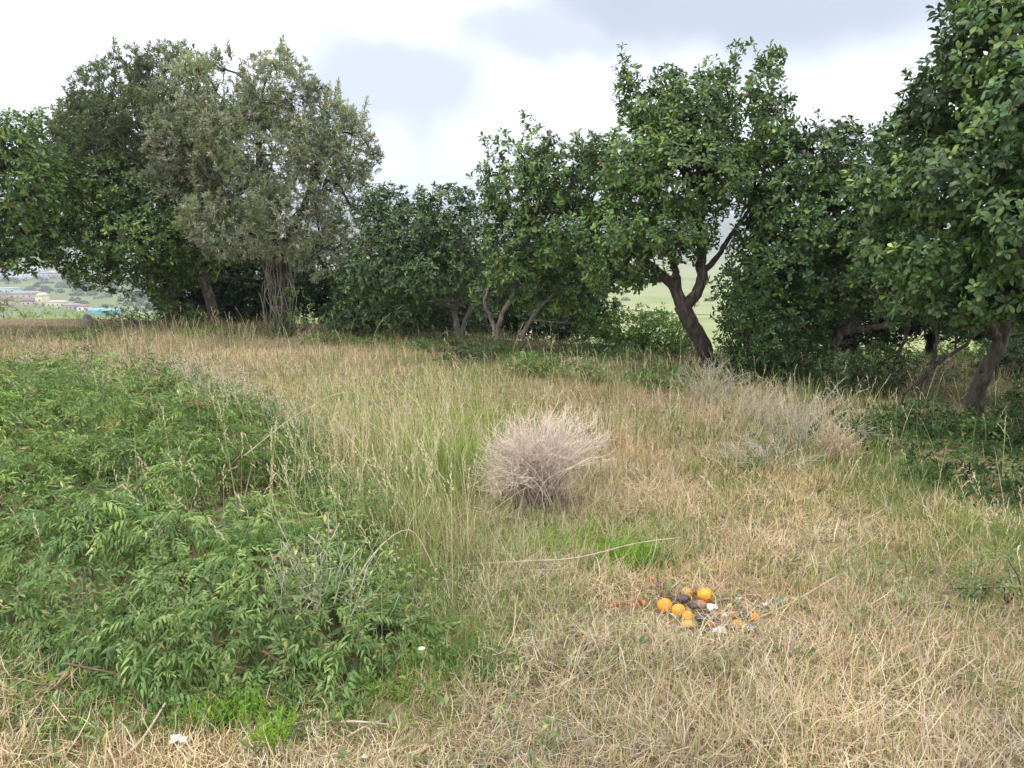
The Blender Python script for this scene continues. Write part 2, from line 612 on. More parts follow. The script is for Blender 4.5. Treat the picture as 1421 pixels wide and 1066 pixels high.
def grow_tree(name, label, base_px, stems, lobes, leaf='broad', per_m3=230, L=0.085, group=None, bark=None, Y=None,
              singles=0, gap=0.42, shape='obovate', dens=1.0, pal=None, per=8, sprigs=0.0, spread=(35, 95), young=0.12, cat="tree"):
    base = G(*base_px) if Y is None else np.array([P(base_px[0], base_px[1], Y)[0], Y, 0])
    base[2] = height(base[0], base[1])
    Yb = base[1]
    t = thing(name, label, cat, base, group)
    seed = abs(int(base[0] * 131 + base[1] * 17)) % 997
    bark = bark or M_BARK
    nodes = []
    for si, st in enumerate(stems):
        pts = []
        for k, s in enumerate(st):
            u, v, r = s[:3]
            dy = s[3] if len(s) > 3 else 0.0
            if k == 0 and s[1] is None:
                q = base - [0, 0, 0.12]
            else:
                q = P(u, v, Yb + dy)
            pts.append([*q, r])
        pl = smooth_line(pts, 8 * (len(pts) - 1) + 1, 0.028, seed + si)
        rr = pl[:, 3] * (1 + 0.14 * (vnoise(np.arange(len(pl)) * 0.5, seed + si) - .5))
        if st[0][1] is None:
            rr[0] *= 1.9
            rr[1] *= 1.45
            rr[2] *= 1.18
        mb = MB()
        mb.tube(pl[:, :3], rr, 9)
        mb.build("trunk" if si == 0 else "limb", bark, t)
        nodes += [(p[:3], p[3]) for p in pl[len(pl) // 2:]]
    W = [lobe_world(l, Yb) for l in lobes]
    # branches into each lobe, twigs through it
    mb = MB()
    npos = np.array([n[0] for n in nodes])
    for li, (c, R) in enumerate(W):
        i = np.argmin(np.linalg.norm((npos - c) * [1, 1, 0.8], axis=1) + rng.random(len(npos)) * 0.15)
        s = npos[i]
        mid = (s + c) / 2 + rng.normal(size=3) * 0.10 + [0, 0, 0.08]
        if R.max() < 0.3:
            c = s * .25 + c * .75 - [0, 0, R[2] * .5]
            mid = (s + c) / 2
        ln = smooth_line([s, mid, c], 9, 0.05, li)
        mb.tube(ln, np.linspace(min(nodes[i][1] * 0.75, 0.05), 0.016, len(ln)), 5)
        for _ in range(7):
            e = c + unit(rng.normal(size=3)) * R * 0.68
            m2 = (c + e) / 2 + rng.normal(size=3) * 0.08
            l2 = smooth_line([c, m2, e], 6, 0.03, li + _)
            mb.tube(l2, np.linspace(0.014, 0.004, len(l2)), 3)
    o = mb.build("branchwork", bark, t)
    tag(o, kind="stuff")
    # foliage
    p, a, dd = crown_points(W, per_m3 * dens, seed=seed, gap=gap)
    if sprigs:
        top = (dd > 0.9) & (a[:, 2] > 0.15) & (rng.random(len(p)) < sprigs)
        sp, sa = p[top], unit(a[top] * 0.6 + [0, 0, 0.8] + rng.normal(size=(top.sum(), 3)) * 0.2)
        for k in range(1, 4):
            p = np.concatenate([p, sp + sa * (0.06 * k)])
            a = np.concatenate([a, sa])
    pal = pal or {'broad': GREEN, 'grey': GREY, 'dark': DEEP_SHADE}[leaf]
    if leaf == 'grey':
        arr = cluster_leaves(p, unit(a + np.array([0, 0, .25])), per, (10, 62), L, 0.24, *pal, seed, 0.10, 0.05)
        mat, shp = M_GREY, 'fold'
    else:
        arr = cluster_leaves(p, a, per, spread, L, 0.44, *pal, seed, young, 0.08)
        mat, shp = M_BROAD, shape if leaf == 'broad' else 'fold'
    arr = list(arr)
    if singles:
        # the leaves that show largest are objects of their own
        b = arr[0]
        dist = np.linalg.norm(b - EYE, axis=1)
        ok = (np.abs(b[:, 0] / b[:, 1]) < 0.63)
        face = ((b - b.mean(0)) * (EYE - b.mean(0))).sum(1)
        score = np.where(ok, dist - rng.random(len(b)) * 0.5, 1e6)
        idx = np.argsort(score)[:singles * 3]
        idx = rng.choice(idx, singles, replace=False)
        me = single_leaf_mesh()
        for i in idx:
            d = unit(arr[1][i])
            s = unit(np.cross(d, arr[2][i]))
            nn = np.cross(s, d)
            q = link("leaf", me, t)
            q.matrix_parent_inverse = Matrix.Translation(t.location).inverted()
            Mx = Matrix(((s[0], d[0], nn[0], 0), (s[1], d[1], nn[1], 0), (s[2], d[2], nn[2], 0), (0, 0, 0, 1)))
            q.matrix_basis = Matrix.Translation(b[i]) @ Mx @ Matrix.Scale(arr[3][i], 4)
        keep = np.ones(len(b), bool)
        keep[idx] = False
        arr = [x[keep] for x in arr]
    V, T, C = leaf_arrays(*arr, shp)
    o = mesh_arr("crown", V, T, mat, t, C)
    return t


_slm = {}


def single_leaf_mesh():
    if 'm' not in _slm:
        sh, tri = LEAF_SHAPES['obovate']
        me = bpy.data.meshes.new("leaf")
        me.from_pydata([(wv * 0.44, tt, nv) for tt, wv, nv in sh], [], tri)
        me.materials.append(M_LEAFOBJ)
        _slm['m'] = me
    return _slm['m']


def trees():
    # left edge, trunk beyond the frame
    grow_tree("evergreen_tree", "dark evergreen tree whose low crown overhangs the view of the town", (-150, 462),
              [[(-150, None, .13), (-140, 420, .11), (-110, 360, .09), (-60, 300, .06)],
               [(-130, 395, .07), (-170, 340, .06), (-190, 290, .04)]],
              [(-50, 270, 90, 85), (25, 215, 55, 45), (-20, 195, 60, 40), (45, 265, 55, 50), (10, 320, 55, 40), (55, 330, 35, 32),
               (-110, 230, 80, 80), (-150, 330, 90, 70), (22, 365, 34, 20)], L=0.10, per_m3=180, gap=0.40, shape='fold', pal=GREEN, young=0.15)
    # dark tree under the grey one
    grow_tree("evergreen_tree", "dark green rounded tree with a forked trunk, below the taller grey-leaved tree", (238, 446),
              [[(238, None, .10), (236, 405, .085), (222, 385, .07), (200, 340, .04)],
               [(237, 408, .07), (258, 382, .06), (280, 362, .05), (310, 340, .035)]],
              [(190, 330, 80, 50, -1.1), (115, 345, 50, 38, -.9), (250, 290, 75, 50, -.7), (105, 280, 55, 48, -.4), (175, 262, 80, 45, -.7),
               (275, 345, 55, 46, -.5), (145, 378, 52, 26, -1.2), (210, 385, 60, 30, -.6), (60, 300, 40, 50, .4), (90, 230, 55, 50, .3), (75, 190, 42, 34, .5), (120, 165, 40, 34, .7), (150, 215, 50, 40, -.1)],
              L=0.085, per_m3=300, gap=0.40, shape='fold', pal=GREEN, young=0.16)
    t = grow_tree("grey_leaved_tree", "tall grey-green small-leaved tree with a shaggy vine-hung trunk", (392, 462),
              [[(392, None, .125), (391, 415, .105), (388, 360, .095), (372, 290, .085), (360, 220, .06), (365, 150, .03)],
               [(385, 350, .08), (345, 300, .06), (310, 278, .05), (285, 250, .042), (268, 225, .03)],
               [(300, 270, .035), (288, 240, .028), (286, 215, .02)],
               [(388, 350, .08), (420, 290, .06), (440, 230, .04), (450, 180, .03)],
               [(391, 395, .05), (372, 372, .04), (350, 350, .03)]],
              [(262, 140, 48, 52, .3), (300, 128, 46, 46, .4), (385, 128, 55, 48), (432, 165, 52, 48), (492, 205, 32, 42),
               (262, 205, 60, 55), (310, 200, 70, 62, .2), (380, 215, 90, 70), (448, 260, 66, 72, -.2), (330, 320, 62, 42, -.6), (400, 310, 70, 50, -.5),
               (448, 345, 58, 42, -.2), (492, 290, 36, 60), (250, 255, 50, 30, .2), (285, 300, 40, 30, -.5),
               (275, 98, 15, 22, .3), (312, 96, 15, 22, .4), (382, 90, 26, 20), (412, 118, 20, 22), (455, 135, 18, 20), (500, 172, 18, 20), (515, 215, 14, 30)],
              leaf='grey', L=0.08, per_m3=560, gap=0.475, per=10, sprigs=.12)
    grow_tree("olive_green_tree", "tall olive green small-leaved tree rising behind the dark rounded tree", (300, 462),
              [[(300, None, .12), (292, 415, .10), (270, 350, .08), (235, 260, .06), (215, 170, .035)], [(285, 390, .06), (250, 320, .05), (190, 240, .035), (160, 170, .02)]],
              [(165, 140, 55, 50, .5), (228, 120, 50, 50, .5), (200, 190, 85, 60, .4), (122, 190, 46, 48, .6), (262, 175, 50, 60, .6), (150, 235, 60, 40, .3), (240, 240, 60, 40, .3),
               (175, 92, 18, 24, .5), (232, 84, 17, 22, .5), (208, 96, 16, 20, .5), (150, 108, 16, 18, .5), (262, 112, 16, 20, .5)],
              leaf='grey', L=0.078, per_m3=540, gap=0.45, per=10, sprigs=.12,
              pal=([(.125, .165, .075), (.16, .20, .095), (.10, .135, .065), (.20, .215, .14), (.15, .135, .10)], [3, 3, 2, 1.2, .6]), Y=14.9)
    # vines hanging round the trunk
    mb = MB()
    b = t.location
    for k in range(90):
        a = rng.uniform(0, 6.28)
        r0 = rng.uniform(.12, .27)
        z0 = rng.uniform(0.3, 2.1)
        ln = rng.uniform(0.4, 1.1)
        x, y = b.x - 0.02 + r0 * math.cos(a), b.y + r0 * math.sin(a)
        pts = [[x + rng.normal() * .05, y + rng.normal() * .05, max(b.z, b.z + z0 - ln)], [x + rng.normal() * .05, y, b.z + z0 - ln * .4 if z0 - ln * .4 > 0 else b.z + .05], [x * 1.0 + rng.normal() * .06, y, b.z + z0]]
        mb.tube(smooth_line(pts, 7, .03, k), .006, 3, rng.uniform(.35, .8) * np.array([.9, .95, .85]))
    o = mb.build("hanging_vine", M_TWIG, t)
    tag(o, kind="stuff")
    grow_tree("evergreen_tree", "bushy dark tree with pale forked stems beside the grey-leaved tree", (641, 474),
              [[(641, None, .055), (633, 446, .05), (631, 428, .045), (645, 400, .035), (640, 360, .03)],
               [(640, 468, .045), (648, 440, .04), (661, 408, .035), (665, 380, .03)]],
              [(565, 325, 65, 62, .3), (622, 306, 52, 50, .2), (650, 335, 45, 60), (535, 375, 55, 55), (600, 385, 72, 46), (560, 430, 75, 38, .5), (640, 425, 46, 40, .7), (500, 400, 40, 60, .4), (490, 440, 50, 28, .5),
               (530, 295, 42, 42, .5)],
              L=0.085, per_m3=420, gap=0.38, shape='fold', bark=M_BARKPALE, pal=DARK, young=0.16)
    grow_tree("evergreen_tree", "broad-leaved green tree on slender pale splayed stems", (690, 490),
              [[(690, None, .05), (691, 458, .042), (700, 430, .038), (714, 402, .03), (720, 350, .03)],
               [(691, 468, .035), (681, 442, .03), (673, 418, .026), (690, 370, .02)],
               [(724, 470, .035), (736, 445, .033), (756, 420, .03), (780, 402, .026)],
               [(738, 444, .018), (765, 447, .015), (785, 448, .01)]],
              [(722, 260, 55, 58), (775, 245, 58, 52), (705, 325, 46, 52, -.2), (770, 330, 66, 62), (828, 262, 46, 55, .2), (715, 385, 46, 34, -.2), (795, 395, 50, 48, .2),
               (680, 255, 28, 40, .1), (820, 425, 40, 40, .4), (760, 420, 60, 34, .5), (680, 400, 34, 40, .4), (745, 195, 24, 26, .1), (700, 215, 20, 26, .1), (820, 205, 22, 20, .1)],
              L=0.082, per_m3=640, gap=0.40, shape='fold', bark=M_BARKPALE, sprigs=.05, singles=0)
    grow_tree("milkwood_tree", "domed green tree with a thick leaning trunk forking over the valley view", (990, 517),
              [[(990, None, .118), (978, 488, .108), (962, 455, .098), (946, 424, .094)],
               [(948, 428, .072), (934, 398, .062), (905, 370, .052), (878, 348, .038), (850, 320, .025)],
               [(946, 424, .06), (940, 395, .05), (936, 370, .04), (920, 320, .03)],
               [(950, 428, .078), (972, 396, .07), (973, 362, .062), (972, 320, .05), (975, 270, .035)],
               [(973, 380, .04), (992, 360, .034), (1010, 335, .028), (1040, 290, .02)]],
              [(905, 150, 45, 40), (962, 165, 70, 55), (1042, 130, 40, 42), (1062, 180, 48, 52), (880, 228, 72, 55, -.1), (962, 245, 82, 60, -.3), (1062, 245, 48, 50, .1),
               (860, 318, 58, 48, -.2), (935, 325, 60, 42, -.3), (868, 370, 48, 24, -.1), (822, 345, 24, 36), (1042, 300, 24, 44, .2), (1000, 225, 44, 40), (1030, 85, 20, 20), (1072, 90, 14, 22), (870, 108, 16, 18),
               (930, 105, 18, 16), (985, 105, 18, 16), (1090, 140, 16, 20), (905, 385, 30, 16), (850, 388, 46, 22, .1)],
              L=0.071, per_m3=1050, gap=0.40, sprigs=.08, singles=300)
    grow_tree("milkwood_tree", "green tree with a slim leaning trunk between the forked tree and the largest tree", (1143, 524),
              [[(1143, None, .075), (1149, 492, .07), (1163, 466, .062), (1185, 444, .055), (1200, 400, .04), (1180, 340, .03)],
               [(1168, 462, .04), (1210, 455, .036), (1240, 452, .03)]],
              [(1130, 232, 58, 48), (1188, 232, 50, 50), (1098, 290, 52, 52), (1165, 310, 70, 60, -.2), (1098, 372, 58, 52), (1175, 390, 72, 50), (1062, 395, 40, 50, .1),
               (1045, 430, 40, 42, .3), (1120, 430, 60, 34, .2), (1230, 330, 50, 70, .3), (1060, 335, 34, 50, .2), (1030, 355, 26, 42, .3), (1018, 405, 30, 36, .4), (1165, 185, 24, 20), (1115, 190, 18, 18)],
              L=0.071, per_m3=900, gap=0.37, sprigs=.06, pal=MIDT)
    grow_tree("milkwood_tree", "tallest tree with big glossy leaves and a leaning reddish brown trunk", (1346, 580),
              [[(1346, None, .078), (1357, 540, .072), (1374, 505, .066), (1392, 455, .062), (1400, 380, .055), (1390, 280, .05, -.3), (1400, 150, .03, -.5)],
               [(1385, 470, .05), (1350, 420, .04, -.2), (1310, 370, .03, -.4)],
               [(1400, 400, .05), (1440, 330, .04, -.4), (1470, 250, .03, -.8)]],
              [(1400, 55, 72, 80, -.8), (1345, 125, 60, 56, -.4), (1430, 165, 70, 80, -1.2), (1280, 200, 62, 48, .1), (1250, 265, 62, 48, -.2), (1350, 250, 80, 70, -.9), (1425, 315, 70, 70, -1.5),
               (1238, 345, 52, 42, -.2), (1310, 360, 70, 52, -.7), (1400, 400, 70, 46, -1.1), (1330, 425, 52, 24, -.8), (1280, 400, 40, 30, -.4), (1385, -30, 60, 60, -.3),
               (1290, 110, 16, 26, .1), (1310, 78, 14, 24, .1), (1255, 165, 18, 20, .1), (1500, 120, 90, 130, -.6), (1510, 320, 90, 100, -1.2), (1480, 430, 60, 40, -.9), (1360, 10, 20, 28, -.1)],
              L=0.075, per_m3=1000, gap=0.37, sprigs=.07, singles=300, per=9, pal=MIDT)
    # slim dark saplings in the shade at the right
    grow_tree("young_tree", "thin dark sapling leaning in the shade with a single stem", (1230, 545),
              [[(1230, None, .022), (1238, 512, .02), (1252, 480, .018), (1262, 440, .02), (1265, 400, .015)]],
              [(1260, 420, 50, 34), (1275, 380, 50, 40)], 'broad', 420, .085, gap=.40, shape='fold', pal=DARK)
    grow_tree("young_tree", "thin dark sapling with a low forked stem in the shade", (1272, 556),
              [[(1272, None, .026), (1287, 520, .024), (1306, 500, .021), (1335, 482, .018), (1370, 450, .015)],
               [(1284, 522, .022), (1268, 536, .02), (1252, 548, .014)],
               [(1292, 515, .022), (1300, 480, .018), (1300, 430, .012)]],
              [(1300, 425, 56, 34), (1370, 425, 50, 30), (1330, 400, 60, 40)], 'broad', 420, .085, gap=.40, shape='fold', pal=DARK)
    grow_tree("young_tree", "thin upright sapling farther down the slope beyond the shade", (1329, 545),
              [[(1329, None, .02), (1330, 515, .019), (1326, 490, .017), (1332, 440, .014)]],
              [(1330, 430, 46, 32), (1350, 395, 50, 36)], 'broad', 420, .085, Y=11.5, gap=.40, shape='fold', pal=DARK)
    # second row on the slope behind, leaves painted in the dark shade tone
    for (u, Y, lob, lab) in [
        (330, 17.5, [(300, 330, 70, 60), (350, 390, 80, 50), (270, 390, 60, 50), (430, 380, 70, 60), (480, 420, 50, 45), (320, 430, 90, 28)], "shaded evergreen tree on the slope behind the vine-hung trunk"),
        (590, 17.0, [(540, 400, 70, 60), (620, 390, 70, 60), (590, 440, 90, 40), (670, 420, 60, 50), (500, 440, 60, 30)], "shaded evergreen tree on the slope behind the pale forked stems"),
        (770, 15.5, [(730, 400, 60, 60), (790, 380, 60, 60), (760, 440, 70, 40), (690, 440, 40, 40), (820, 440, 36, 34)], "shaded evergreen tree on the slope behind the slender splayed stems"),
        (1180, 13.0, [(1110, 430, 70, 60), (1200, 420, 70, 60), (1160, 360, 70, 60), (1080, 480, 60, 40), (1150, 490, 60, 34)], "shaded evergreen tree on the slope behind the slim leaning trunk"),
        (1290, 13.5, [(1250, 440, 60, 34), (1330, 440, 60, 30), (1290, 380, 70, 50), (1420, 450, 60, 26)], "shaded evergreen tree on the slope behind the thin saplings"),
        (1400, 12.5, [(1390, 420, 80, 50), (1470, 400, 80, 60), (1400, 350, 80, 60), (1290, 400, 60, 40), (1480, 460, 70, 60)], "shaded evergreen tree on the slope behind the tallest tree"),
    ]:
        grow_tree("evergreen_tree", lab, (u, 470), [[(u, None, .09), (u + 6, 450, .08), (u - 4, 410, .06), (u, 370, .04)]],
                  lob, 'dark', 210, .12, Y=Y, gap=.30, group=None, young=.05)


trees()


# ------------------------------------------------------------------ shrubs and undergrowth
def shrub(name, label, px, lobes, L, pal, per_m3, per=7, Wr=0.4, shape='fold', Y=None, mat=None, cat="shrub", droop=0.1, group=None, gap=.40):
    base = G(*px) if Y is None else np.array([P(px[0], px[1], Y)[0], Y, 0.0])
    base[2] = height(base[0], base[1])
    t = thing(name, label, cat, base, group)
    W = [lobe_world(l, base[1]) for l in lobes]
    mb = MB()
    for c, R in W:
        for _ in range(8 if R.max() > .25 else 3):
            e = c + unit(rng.normal(size=3)) * R * 0.6
            s = base + [rng.normal() * .06, rng.normal() * .06, -.05]
            mb.tube(smooth_line([s, (s + e) / 2 + rng.normal(size=3) * .05, e], 6, .02), np.linspace(min(.012, R.min() * .06), .0025, 7)[:7], 3)
    tag(mb.build("stems", M_BARK, t), kind="stuff")
    p, a, dd = crown_points(W, per_m3, seed=int(abs(base[0] * 77)) % 500, gap=gap)
    arr = cluster_leaves(p, a, per, (25, 90), L, Wr, *pal, 11, .14, droop)
    V, T, C = leaf_arrays(*arr, shape)
    tag(mesh_arr("foliage", V, T, mat or M_SOFT, t, C), kind="stuff")
    return t


MIDG = ([(.075, .14, .04), (.10, .18, .05), (.13, .22, .06)], [2, 3, 2])
LIGHTG = ([(.16, .25, .055), (.20, .30, .07), (.26, .36, .10)], [2, 3, 2])
SAGE = ([(.13, .19, .08), (.17, .23, .10), (.21, .27, .13)], [2, 3, 2])
SHADEG = ([(.05, .095, .03), (.07, .125, .04), (.09, .14, .05)], [2, 2, 1])  # creeping leaves, under-tree shade put into their colour
UNDER_SHADE = ([(.036, .076, .026), (.052, .10, .032), (.070, .125, .038)], [2, 2, 1])  # undergrowth greens darkened to imitate understory shade


def shrubs():
    shrub("green_bush", "soft grey-green bush in the gap before the valley field", (885, 520),
          [(868, 458, 44, 30), (915, 465, 46, 34), (836, 482, 40, 30), (938, 492, 40, 28), (880, 495, 60, 30), (852, 440, 26, 20), (905, 440, 26, 18)], .055, MIDG, 1700, Y=11.4)
    shrub("green_bush", "leafy green undergrowth bush at the foot of the leaning forked trunk", (1050, 530),
          [(1008, 455, 26, 46), (1010, 420, 30, 34), (1035, 445, 40, 50), (1075, 470, 52, 54), (1022, 505, 38, 30), (1110, 490, 46, 50), (1060, 525, 66, 28), (1130, 530, 46, 26)], .055, UNDER_SHADE, 1300)
    shrub("green_bush", "low dark bush under the slim leaning trunk", (1190, 545),
          [(1170, 525, 50, 34), (1215, 515, 40, 40), (1150, 555, 50, 24), (1230, 560, 50, 28)], .05, UNDER_SHADE, 1500)
    shrub("green_bush", "low leafy bush in deep shade beside the reddish brown trunk", (1290, 600),
          [(1270, 585, 60, 28), (1320, 595, 60, 26), (1230, 600, 50, 24)], .05, UNDER_SHADE, 1700)
    shrub("green_bush", "dark trailing bush under the tallest tree", (1400, 620),
          [(1390, 605, 60, 34), (1440, 610, 60, 40), (1350, 625, 50, 22), (1470, 570, 60, 60, .8)], .055, UNDER_SHADE, 1500)
    shrub("green_bush", "sunlit bush on the slope seen between the shaded saplings", (1330, 560),
          [(1300, 530, 50, 26), (1350, 525, 55, 30), (1400, 540, 50, 30), (1250, 500, 40, 30), (1370, 490, 50, 20), (1300, 492, 50, 22), (1410, 495, 50, 24), (1230, 475, 40, 22)], .06, MIDG, 620, Y=14.5)
    shrub("green_bush", "dark green bush at the base of the forked trunk", (235, 455),
          [(190, 432, 40, 22), (230, 438, 45, 24), (270, 445, 40, 18), (160, 445, 30, 14)], .05, MIDG, 380)
    shrub("green_bush", "leafy creeper bush at the foot of the vine-hung trunk", (400, 468),
          [(405, 430, 26, 34), (372, 455, 26, 18), (425, 448, 24, 22)], .05, MIDG, 480)
    shrub("green_bush", "low green weeds in front of the pale stemmed trees", (700, 500),
          [(660, 492, 36, 12), (715, 500, 46, 15), (770, 505, 46, 16), (610, 480, 36, 10), (810, 500, 36, 16)], .05, UNDER_SHADE, 1400)
    shrub("green_bush", "yellow-green bush on the slope edge below the town view", (10, 470),
          [(5, 440, 24, 24), (-25, 435, 30, 30), (25, 455, 22, 14)], .055, LIGHTG, 420, Y=17)
    shrub("green_bush", "sage green bush on the slope under the turquoise roof", (150, 460),
          [(135, 450, 30, 12), (165, 448, 30, 14), (110, 452, 22, 8)], .05, MIDG, 420, Y=17.5)
    shrub("green_bush", "pale green bushes farther down the slope below the houses", (70, 470),
          [(70, 445, 40, 14), (30, 448, 26, 12), (105, 440, 22, 10), (55, 430, 30, 8)], .07, LIGHTG, 110, Y=24)
    shrub("green_bush", "dark bush filling the hollow behind the reddish brown trunk", (1420, 560),
          [(1410, 520, 40, 34), (1450, 500, 50, 50), (1390, 555, 50, 20), (1480, 540, 60, 40)], .06, UNDER_SHADE, 700, Y=9.6)
    for k, (u, v, nm) in enumerate([(300, 462, "weedy green tuft right of the forked trunk's bush"), (455, 470, "weedy green tuft right of the vine-hung trunk"), (520, 474, "weedy green tuft below the bushy dark tree"),
                                    (590, 480, "weedy green tuft left of the pale forked stems"), (120, 466, "weedy green tuft beside the grey boulder")]):
        shrub("green_bush", nm, (u, v + 6), [(u + rng.normal() * 5, v - 2, 34, 9), (u + 26, v + 3, 26, 7), (u - 26, v + 2, 26, 7)], .045, MIDG, 900)
    for k, (u, v, nm) in enumerate([(745, 522, "dark low bush at the grass edge below the slender splayed stems"), (815, 532, "low bush at the grass edge left of the grey-green gap bush"),
                                    (925, 540, "low bush at the grass edge left of the leaning forked trunk"), (665, 505, "dark low bush at the foot of the slender stems")]):
        shrub("green_bush", nm, (u, v), [(u + rng.normal() * 5, v - 18, 40, 18), (u + 34, v - 10, 28, 13), (u - 34, v - 10, 30, 13)], .05, (MIDG, SAGE, MIDG, UNDER_SHADE)[k], 1500)
    for (u, v, lob, pal_, d_, nm) in [
        (1210, 625, [(1200, 600, 46, 26), (1240, 612, 44, 24), (1170, 612, 36, 20)], UNDER_SHADE, 1700, "shaded weedy bush at the foot of the silvery branches' bank"),
        (1330, 668, [(1310, 640, 50, 28), (1360, 650, 52, 28), (1280, 655, 40, 20)], UNDER_SHADE, 1700, "shaded weedy bush in front of the reddish brown trunk"),
        (1430, 705, [(1410, 680, 46, 30), (1460, 670, 60, 40), (1380, 700, 40, 18)], UNDER_SHADE, 1700, "shaded weedy bush under the tallest tree's overhanging leaves"),
        (1265, 560, [(1240, 520, 46, 34), (1290, 528, 46, 32), (1215, 545, 40, 26)], DEEP_SHADE, 1000, "dark bush in the shade between the two nearest leaning trunks"),
        (1390, 560, [(1400, 510, 46, 40), (1440, 520, 60, 50), (1375, 545, 46, 24), (1330, 545, 40, 20)], DEEP_SHADE, 1000, "dark bush in the shade right behind the reddish brown trunk")]:
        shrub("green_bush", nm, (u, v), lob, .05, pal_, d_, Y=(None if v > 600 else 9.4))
    # spiky dark green clump by the right hand shade
    shrub("green_bush", "low green clump among dry grass at the edge of the shade", (1385, 830),
          [(1395, 805, 46, 18), (1430, 785, 46, 20), (1365, 822, 26, 10)], .03, SAGE, 2400, mat=M_SOFT)
    shrub("green_bush", "small grey-green weed standing in dry grass below the silver twigs", (1035, 665),
          [(1035, 655, 16, 14), (1050, 640, 13, 13)], .03, SAGE, 3000)


shrubs()


# ------------------------------------------------------------------ sprawling shrub on the left
SH_POLY = [G(*p)[:2] for p in [(585, 925), (520, 985), (330, 985), (120, 975), (-60, 940), (-260, 900)]]
SH_POLY += [np.array(q) for q in [(-4.6, 4.2), (-6.2, 6.4), (-6.0, 8.3), (-4.2, 8.6), (-2.9, 8.1), (-2.0, 7.0), (-1.35, 5.7), (-0.85, 4.7), (-0.45, 3.7)]]
SH_POLY = np.array(SH_POLY)


def poly_dist(x, y, poly):
    """signed distance, positive inside"""
    x, y = np.asarray(x, float), np.asarray(y, float)
    d = np.full(x.shape, 1e9)
    ins = np.zeros(x.shape, bool)
    n = len(poly)
    for i in range(n):
        a, b = poly[i], poly[(i + 1) % n]
        e = b - a
        t = np.clip(((x - a[0]) * e[0] + (y - a[1]) * e[1]) / (e @ e), 0, 1)
        d = np.minimum(d, np.hypot(x - a[0] - t * e[0], y - a[1] - t * e[1]))
        c = ((a[1] > y) != (b[1] > y)) & (x < (b[0] - a[0]) * (y - a[1]) / (b[1] - a[1] + 1e-12) + a[0])
        ins ^= c
    return np.where(ins, d, -d)


def shrub_h(x, y):
    s = poly_dist(x, y, SH_POLY)
    s = s + 0.5 * (fbm(x * 1.6, y * 1.6, 0, 71) - 0.5)
    m = np.clip(s / 0.95, 0, 1) ** 0.7 * (1 + .25 * sstep(4.0, 6.5, np.hypot(x, y)))
    lump = 0.04 + 0.64 * fbm(x * 1.5, y * 1.5, 0, 40, 2) + 0.42 * (fbm(x * 3.8, y * 3.8, 0, 41, 2) - .5)
    return np.where(s > 0, m * np.maximum(lump, .08) * 0.88, 0)


def make_shoot(k, shape='lance'):
    """arching stem with drooping narrow leaves in two ranks, unit length 1"""
    mb = MB()
    n = 6
    r = np.random.default_rng(100 + k)
    t = np.linspace(0, 1, 5)
    bend = r.uniform(0.35, 0.8)
    pts = np.stack([t, 0.05 * np.sin(t * 3 + k), 0.55 * t - bend * t * t * 1.6], -1)
    mb.tube(pts[::2], np.linspace(.012, .006, 3), 3)
    tt = np.linspace(0.22, 1.0, n)
    B, D, Nn, L = [], [], [], []
    for i, s in enumerate(tt):
        for side in ((-1, 1) if i < n - 1 else (0,)):
            b = np.array([np.interp(s, t, pts[:, 0]), np.interp(s, t, pts[:, 1]), np.interp(s, t, pts[:, 2])])
            d = np.array([r.uniform(.5, .8), side * r.uniform(.25, .95), r.uniform(-.95, .05)])
            B.append(b); D.append(d); Nn.append([0.1, side * .1, 1.0]); L.append(r.uniform(.30, .44))
    L = np.array(L)
    V, T, C = leaf_arrays(np.array(B), np.array(D), np.array(Nn), L, L * r.uniform(.21, .28), np.ones((len(B), 3)), shape)
    mb.add(V, T)
    return np.concatenate(mb.V), np.concatenate(mb.T)


